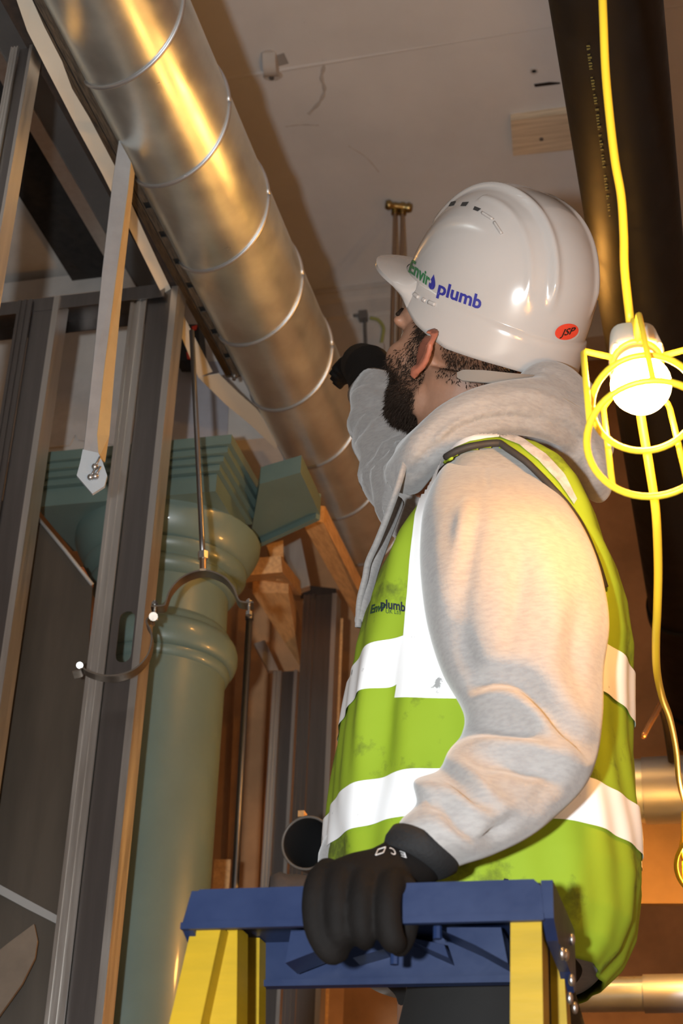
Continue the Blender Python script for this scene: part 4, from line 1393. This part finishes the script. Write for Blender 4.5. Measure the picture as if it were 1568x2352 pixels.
# neck down into the shoulders
nb = at(1125, 1050, DM)
body.append(tube(smooth_path([hw((0, -.02, -.02)), hw((0, -.028, -.085)), .45 * hw((0, -.04, -.12)) + .55 * nb, nb, nb - EZ * .06], 5), [.060] * 6 + [.059] * 6 + [.060] * 5 + [.060] * 4, 28))
# trunk, hips, legs and arms under the clothes
cT = lambda z: (np.interp(z, tz, tl) + np.interp(z, tz, trr)) / 2
bz = np.linspace(tz[0], tz[-1] - .06, 24)
body.append(loft([[torso_pt(z, p, -.04) for p in np.linspace(0, 2 * math.pi, 40, endpoint=False)] for z in bz]))
hip = cT(tz[0]) * ER + DM * EF + tz[0] * EZ
zh = tz[0]
for s in (-1, 1):
    b = cT(zh) * ER + (DM + s * .095) * EF
    body.append(tube([b + EZ * (zh + .1), b + EZ * (zh - .05), b + EZ * .45 - ER * .02, b + EZ * .42 - ER * .02, b + EZ * .25, b + EZ * .06], [.085, .085, .055, .055, .05, .038], 20))
armc = [(Lp[i][:3] * .5 + Rp[i][:3] * .5) for i in range(24, len(Lp), 9)]
body.append(tube([at(1130, 1180, 1.66)] + [at(*q) for q in armc], [.05] + list(np.linspace(.042, .028, len(armc))), 16))
body.append(tube([at(*q) for q in far], [.05, .045, .038, .03], 16))
g_body = remesh(merge(*body), .0034, 4, .5)
Vb = np.array(g_body[0])
lh = (Vb - HHC) @ RHH                              # the skull stays inside the hat
hb_ = np.where(lh[:, 1] > 0, hbf, hbb)
rho = np.sqrt((lh[:, 0] / ha) ** 2 + (lh[:, 1] / hb_) ** 2 + (np.maximum(lh[:, 2], 0) / hh_) ** 2)
lim = .88
wz = np.clip((lh[:, 2] + .055) / .03, 0, 1)
k_ = np.where((rho > lim) & (rho < 2.5), 1 - wz * (1 - lim / rho), 1.0)
lh[:, :2] *= k_[:, None]
lh[:, 2] = np.where(lh[:, 2] > 0, lh[:, 2] * k_, lh[:, 2])
g_body = (list(HHC + lh @ RHH.T), g_body[1])
bo = obj('body', g_body, M_SKIN, man, True)
# skin tint: beard shadow, red ear, hairline
Vb = np.array(g_body[0])
loc = (Vb - HC) @ RH
x, y, z = loc[:, 0], loc[:, 1], loc[:, 2]
sstep = lambda a, b, t: np.clip((t - a) / (b - a), 0, 1) ** 2 * (3 - 2 * np.clip((t - a) / (b - a), 0, 1))
inhead = sstep(-.17, -.14, z) * (np.abs(y) < .14) * (np.abs(x) < .12)
cheek = -.052 + .30 * np.clip(-(y - .03), -.05, .03)          # beard upper edge: rises towards the ear
yl = .042 + np.clip(-z, 0, .1) * 1.0
beard = sstep(.0, .008, y) * sstep(yl + .012, yl - .012, y) * sstep(.075, .055, z) * sstep(-.135, -.118, z)
beard = np.maximum(beard, sstep(.0, .012, y) * sstep(-.045, -.06, z) * sstep(-.135, -.118, z))
side = sstep(.002, .010, y) * sstep(.040, .028, y) * sstep(-.06, -.04, z) * sstep(.09, .06, z) * (np.abs(x) > .045)
beard = np.maximum(beard, side) * (np.abs(x) < .1)
hairm = np.maximum(sstep(.045, .06, z), sstep(-.012, -.03, y) * sstep(-.045, -.02, z)) * (np.abs(x) < .1) * sstep(.08, .06, y)
ear = ((np.abs(x) > .0735) & (np.abs(y + .006) < .035) & (np.abs(z) < .05)) * 1.0
base = np.array([.50, .27, .175]); dark = np.array([.075, .043, .028]); redc = np.array([.66, .20, .12])
base = base * .72; redc = redc * .72
colr = np.repeat(base[None], len(Vb), 0)
colr = colr * (1 - .75 * ear[:, None]) + redc * .75 * ear[:, None]
colr = colr * (1 - .55 * (ear * (np.abs(x) < .081) * (np.abs(y + .004) < .016))[:, None])  # ear hollow darkened in the tint to stand for shade in its groove
m_ = np.clip(np.maximum(beard * (.5 + .4 * sstep(-.02, -.08, z)), hairm * .7) * (1 - ear), 0, 1)[:, None]
colr = colr * (1 - m_) + dark * m_
att = bo.data.color_attributes.new('tint', 'FLOAT_COLOR', 'POINT')
att.data.foreach_set('color', np.concatenate([colr, np.ones((len(colr), 1))], 1).astype(np.float32).ravel())
for s in (-1, 1):                                # eyes
    e = obj('eye', hE((s * .028, .074, .002), (.0115, .0115, .0115)), mat('eye_white', (.75, .72, .68), .2), man, True)
    obj('iris', hE((s * .028, .0845, .003), (.005, .002, .005)), mat('iris_brown', (.06, .035, .02), .2), e, True)
    obj('eyebrow', tube([hw((s * .012, .099, .028)), hw((s * .028, .0985, .034)), hw((s * .046, .088, .030))], [.004, .005, .003], 8), M_HAIR, man, True)


def strands(mask, n, length, down, name, thick=.00055, curl=.35):
    """short hairs growing out of the skin"""
    Fb = g_body[1]
    N = vnormals(orient(g_body))
    idx = np.where(mask > .35)[0]
    if len(idx) == 0:
        return
    pw = mask[idx] / mask[idx].sum()
    ch_ = RNG.choice(idx, n, p=pw)
    nrm = lambda a: a / (np.linalg.norm(a, axis=1, keepdims=True) + 1e-9)
    dn = RH @ np.asarray(down, float)
    p = Vb[ch_] + RNG.normal(0, .0012, (n, 3))
    d_ = nrm(N[ch_] * .55 + dn + RNG.normal(0, curl, (n, 3)))
    L = length * RNG.uniform(.5, 1.2, (n, 1))
    w_ = nrm(np.cross(d_, RNG.normal(0, 1, (n, 3))))
    q = p + d_ * L * .55
    r = q + (d_ + dn * .5 + RNG.normal(0, curl * .5, (n, 3))) * L * .45
    V = np.stack([p - w_ * thick, p + w_ * thick, q + w_ * thick * .8, q - w_ * thick * .8, r], 1).reshape(-1, 3)
    Fc = []
    for k in range(0, 5 * n, 5):
        Fc += [[k, k + 1, k + 2, k + 3], [k + 3, k + 2, k + 4]]
    o = obj(name, (V, Fc), M_HAIR, man)
    o['kind'] = 'stuff'


chin = beard * sstep(-.03, -.085, z)
strands(beard * inhead * (1 - ear) * .6 + chin * .6, 11000, .007, (0, .15, -.75), 'beard')
strands(chin, 6000, .010, (0, .15, -.9), 'chin_beard')
strands(np.maximum(hairm, side) * inhead * (1 - ear) * (lh[:, 2] < -.012), 6000, .005, (0, -.35, -.6), 'hair')

# ---------- gloves
gl = []
# back of the hand from wrist to knuckles, laid over the cap
wr_ = [((905, 1908), (1040, 2000), 1.425, .030), ((885, 1935), (1010, 2018), 1.42, .030), ((850, 1953), (985, 2034), 1.412, .028), ((800, 1963), (955, 2036), 1.402, .026), ((757, 1980), (937, 2034), 1.392, .022), ((738, 1996), (928, 2034), 1.385, .015)]
rr_ = []
for l, r, d, hh in wr_:
    A, Bq = at(*l, d), at(*r, d); c = (A + Bq) / 2; hv = (Bq - A) / 2
    dv = EF * .55 + EZ * .2 - CB * 0; n_ = np.cross(hv, np.cross(EF, hv)); n_ = EF - hv * (EF @ hv) / (hv @ hv); n_ /= np.linalg.norm(n_)
    rr_.append([c + math.cos(p) * hv + math.sin(p) * n_ * hh for p in np.linspace(0, 2 * math.pi, 24, endpoint=False)])
gl.append(loft(rr_))
yF = YL                                           # fingers lie on the cap's front face


def fing(pts, r):
    P = smooth_path([ony(px, py, yF - dy) for px, py, dy in pts], 5)
    R = np.interp(np.linspace(0, 1, len(P)), np.linspace(0, 1, len(r)), r)
    return merge(tube(P, R, 16), ellipsoid(P[-1], R[-1] * 1.0, nu=14, nv=10), ellipsoid(P[0], R[0], nu=14, nv=10))


gl.append(fing([(752, 1998, -.016), (733, 2022, .002), (722, 2060, .012), (722, 2120, .013), (738, 2165, .010), (760, 2192, .004), (782, 2190, -.006)], [.0115, .012, .0112, .0105, .010, .0095, .008]))
gl.append(fing([(800, 1996, -.014), (782, 2018, .005), (774, 2060, .015), (774, 2120, .015), (780, 2152, .010), (790, 2165, -.004)], [.012, .0125, .0115, .0108, .0105, .009]))
gl.append(fing([(852, 2003, -.014), (836, 2022, .005), (829, 2062, .016), (829, 2115, .016), (834, 2148, .010), (840, 2160, -.004)], [.012, .0125, .0115, .0108, .0105, .009]))
gl.append(fing([(908, 2018, -.014), (896, 2034, .003), (890, 2070, .014), (892, 2120, .014), (900, 2155, .010), (908, 2165, .0)], [.012, .0125, .0118, .0115, .0112, .0105]))
# thumb tucked round the inner side of the cap's lip
gl.append(fing([(930, 2040, -.012), (938, 2090, -.018), (930, 2150, -.016), (918, 2176, -.014)], [.012, .0115, .010, .009]))
g_gl = remesh(merge(*gl), .0026, 9)
gnear = obj('glove', g_gl, M_GLOVE, man, True, label='black work glove gripping the ladder top')
t_gl = bvh(g_gl)
# knitted cuff
cf = [((898, 1903), (1053, 1990), 1.425, .046), ((884, 1922), (1050, 2000), 1.422, .044), ((880, 1940), (1030, 2010), 1.419, .040), ((876, 1950), (1006, 2018), 1.416, .034)]
cr_ = []
for l, r, d, hh in cf:
    A, Bq = at(*l, d), at(*r, d); c = (A + Bq) / 2; hv = (Bq - A) / 2
    n_ = EF - hv * (EF @ hv) / (hv @ hv); n_ /= np.linalg.norm(n_)
    cr_.append([c + math.cos(p) * hv + math.sin(p) * n_ * hh for p in np.linspace(0, 2 * math.pi, 40, endpoint=False)])
obj('glove_cuff', loft([[p for p in q] for q in cr_]), M_CUFF, gnear, True)
# far glove on the raised hand
fg = []
hp = [at(868, 900, 2.10), at(858, 868, 2.115), at(846, 848, 2.13), at(828, 835, 2.17)]
fg.append(tube(hp, [.046, .042, .040, .034], 20))
for k, (dx, dy, dd) in enumerate(((-6, -8, .0), (-12, 4, .02), (-10, 16, .035), (-4, 26, .05))):
    b0 = at(832 + dx * .4, 838 + dy, 2.17 + dd * .4)
    fg.append(tube(smooth_path([b0, at(812 + dx, 836 + dy, 2.20 + dd), at(790 + dx, 846 + dy, 2.235 + dd), at(776 + dx, 862 + dy, 2.245 + dd)], 4), [.0115] * 8 + [.010] * 5, 12))
fg.append(tube(smooth_path([at(852, 850, 2.11), at(830, 866, 2.10), at(808, 874, 2.12)], 4), [.013] * 5 + [.010] * 4, 12))
gfar = obj('glove', remesh(merge(*fg), .003, 3), M_GLOVE, man, True, label='black work glove on the raised hand')

# print on the back of the glove
obj('glove_print', text_on(t_gl, 'C', lambda u, v: (906 - 12 * u + 4 * v, 1952 + 16 * v - 4 * u), .0010), M_TXTW, gnear)
obj('glove_print', text_on(t_gl, 'E', lambda u, v: (929 - 12 * u + 4 * v, 1960 + 13 * v - 4 * u), .0010), M_TXTW, gnear)
sq = [(868, 1953), (886, 1947), (880, 1960), (862, 1966), (868, 1953)]
P = [hit(t_gl, a, b, .0008) for a, b in interp_poly(sq, 30)]
P = [p for p in P if p is not None]
if len(P) > 6:
    obj('glove_print', tube(P, .0005, 5), M_TXTW, gnear)

# ---------- trousers and boots
tp_ = []
for s in (-1, 1):
    b = cT(zh) * ER + (DM + s * .10) * EF
    tp_.append(tube(smooth_path([b + EZ * (zh + .12), b + EZ * (zh + .02), b + EZ * (zh * .75), b + EZ * .45 - ER * .02, b + EZ * .25, b + EZ * .07], 4), [.085] * 6 + [.10] * 4 + [.095] * 4 + [.09] * 4 + [.085] * 3, 24))
tp_.append(loft([[torso_pt(z, p, -.03) for p in np.linspace(0, 2 * math.pi, 40, endpoint=False)] for z in np.linspace(tz[0] - .0, tz[0] + .14, 6)]))
g_tr = remesh(merge(*tp_), .008, 6)
obj('trousers', g_tr, M_TROU, man, True)
for s in (-1, 1):
    b = cT(zh) * ER + (DM + s * .10) * EF
    P = [b + ER * .05, b, b - ER * .08, b - ER * .16]
    bt_ = merge(tube([b + EZ * .13, b + EZ * .05], .058, 20), *[ellipsoid(q + EZ * hh, (.062, .05, hh)) for q, hh in zip(P, (.05, .055, .05, .04))])
    obj('boot', remesh(bt_, .006, 4), M_CUFF, man, True)

# ================================================================== HARD HAT
def hx(p):
    return HHC + RHH @ np.asarray(p, float)




def helm(lon, t, off=0.0):
    """lon from the front (0) towards the wearer's left; t in 0..1 dome, t < 0 skirt"""
    sx, cyy = -math.sin(lon), math.cos(lon)
    b_ = hbf if cyy > 0 else hbb
    r = 1.0 / math.sqrt((sx / ha) ** 2 + (cyy / b_) ** 2)
    if t >= 0:
        th_ = t * math.pi / 2
        rad = r * math.cos(th_) ** .86 if t < 1 else 0.0
        zz = hh_ * math.sin(th_) ** .96
    else:
        s = -t
        q_ = abs(((lon + math.pi) % (2 * math.pi)) - math.pi)
        dr = float(np.interp(q_, [0, .6, 1.0, 1.5, 2.0, 2.6, math.pi], [.020, .021, .030, .050, .058, .050, .047]))
        rad = r * (1 + .035 * s) + .0035 * min(1, s * 12)
        zz = -s * dr
    X, Y = sx * rad, cyy * rad
    # raised crown band with a ridge along each edge
    if t > .12:
        e = abs(X)
        k = min(1, (t - .12) / .15)
        bump_ = .0035 / (1 + math.exp((e - .036) / .0018)) + .0065 * math.exp(-((e - .038) / .0050) ** 2) + .0022 * math.exp(-((e - .064) / .004) ** 2) * (Y < .03)
        off = off + bump_ * k
    n = np.array([X / ha ** 2, Y / b_ ** 2, max(zz, 0) / hh_ ** 2 + 1e-6]); n /= np.linalg.norm(n)
    return hx(HO + np.array([X, Y, zz]) + n * off)


NL = 240
ts = list(np.linspace(-1, -.04, 10)) + [-.001] + list(np.linspace(.004, .985, 60))
hr = [[helm(l, t) for l in np.linspace(0, 2 * math.pi, NL, endpoint=False)] for t in ts]
hr.append([helm(l, .9995) for l in np.linspace(0, 2 * math.pi, NL, endpoint=False)])
g_he = loft(hr, True, False)
g_he[1].append([(len(hr) - 1) * NL + j for j in range(NL)])
hat = thing('hard_hat', 'white hard hat with green and blue lettering on the worker', 'helmet', hx(HO))
shell = obj('shell', g_he, M_HELM, hat, True, 60)
sm = shell.modifiers.new('thickness', 'SOLIDIFY'); sm.thickness = .003; sm.offset = -1
# peak
rings = []
for l in np.linspace(-math.radians(72), math.radians(72), 49):
    k = max(0.0, math.cos(l / math.radians(72) * math.pi / 2)) ** .62
    a = helm(l, -.06, .001); b = helm(l, -.95, .001)
    o_ = RHH @ np.array([-math.sin(l) * .75, math.cos(l), -.05]); o_ /= np.linalg.norm(o_)
    tip = (a + b) / 2 + o_ * (.052 * k)
    m1 = a + (tip - a) * .5 + UPH * .004 * k
    rings.append([a, m1, tip + UPH * .0025, tip - UPH * .0025, (b + tip) / 2 - UPH * .001, b])
obj('peak', loft(rings), M_HELM, hat, True, 50)
t_he = bvh(g_he)
# harness strap at the nape
rings = sheet([at(x_, y_, d_) for x_, y_, d_ in ((1050, 856, 1.655), (1064, 850, 1.65), (1110, 851, 1.64), (1165, 857, 1.64), (1230, 862, 1.66), (1290, 862, 1.72))],
              [at(x_, y_, d_) for x_, y_, d_ in ((1050, 868, 1.655), (1062, 875, 1.65), (1110, 879, 1.64), (1165, 883, 1.64), (1230, 886, 1.66), (1290, 884, 1.72))], .002)
obj('nape_strap', rings, M_STRAP, hat, True, 50)
# vents, closed slots
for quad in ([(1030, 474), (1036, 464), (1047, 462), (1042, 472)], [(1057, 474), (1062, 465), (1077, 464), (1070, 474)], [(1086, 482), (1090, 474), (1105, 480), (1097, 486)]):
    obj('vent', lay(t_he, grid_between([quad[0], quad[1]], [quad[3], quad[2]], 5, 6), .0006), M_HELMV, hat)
for a, b in (((1108, 490), (1132, 505)), ((1135, 512), (1152, 538))):
    P = [hit(t_he, *q, .0008) for q in interp_poly([a, b], 8)]
    P = [p for p in P if p is not None]
    if len(P) > 2:
        obj('closed_slot', tube(P, .0035, 8, flat=.6), M_HELM, hat, True)
for a, b in (((952, 676), (962, 684)), ((972, 688), (978, 692)), ((985, 694), (1000, 700))):
    P = [hit(t_he, *q, .0006) for q in interp_poly([a, b], 6)]
    P = [p for p in P if p is not None]
    if len(P) > 2:
        obj('gutter_clip', tube(P, .003, 8), M_HELM, hat, True)
# lettering
obj('lettering', text_on(t_he, 'Envir', lambda u, v: (938 + 48 * u + 9 * v * (1 - .5 * u), 624 + 34 * u - 30 * v * (1 - .08 * u)), .0009, 2, bold=.03), M_TXTG, hat)
obj('lettering', text_on(t_he, 'plumb', lambda u, v: (1004 + 99 * u + 7 * v, 674 + 36 * u - 30 * v), .0009, 2, bold=.03), M_TXTB, hat)
dp_ = []
for a in np.linspace(0, 2 * math.pi, 28, endpoint=False):
    rx, ry = 10.5 * math.sin(a) * math.sin(a / 2) ** 1.5, -18 * math.cos(a)
    dp_.append((994 + rx - ry * .18, 648 + ry + rx * .2))
cen = hit(t_he, 994, 652, .0009)
P = [hit(t_he, *q, .0009) for q in dp_]
obj('drop_logo', ([cen] + P, [[0, i + 1, (i + 1) % 28 + 1] for i in range(28)]), M_TXTB, hat)
P = [hit(t_he, 990 + 1.8 * math.cos(a), 647 + 4 * math.sin(a), .0013) for a in np.linspace(0, 2 * math.pi, 12, endpoint=False)]
obj('drop_shine', (P, [list(range(12))]), M_HELM, hat)


def oval(cx_, cy_, rx, ry, ang, off, m, name):
    c_, s_2 = math.cos(ang), math.sin(ang)
    P = [hit(t_he, cx_, cy_, off)] + [hit(t_he, cx_ + c_ * rx * math.cos(a) - s_2 * ry * math.sin(a), cy_ + s_2 * rx * math.cos(a) + c_ * ry * math.sin(a), off) for a in np.linspace(0, 2 * math.pi, 32, endpoint=False)]
    if any(p is None for p in P):
        return None
    return obj(name, (P, [[0, i + 1, (i + 1) % 32 + 1] for i in range(32)]), m, hat, True)


oval(1299, 763, 31, 22, math.radians(-14), .0012, M_HELM, 'badge_rim')
bd = oval(1299, 761, 27, 18, math.radians(-14), .0020, M_RED, 'badge')
obj('badge_text', text_on(t_he, 'JSP', lambda u, v: (1283 + 33 * u + 3 * v, 771 - 7 * u - 15 * v), .0028, 1, shear=.25, bold=.02), M_BLK, hat)
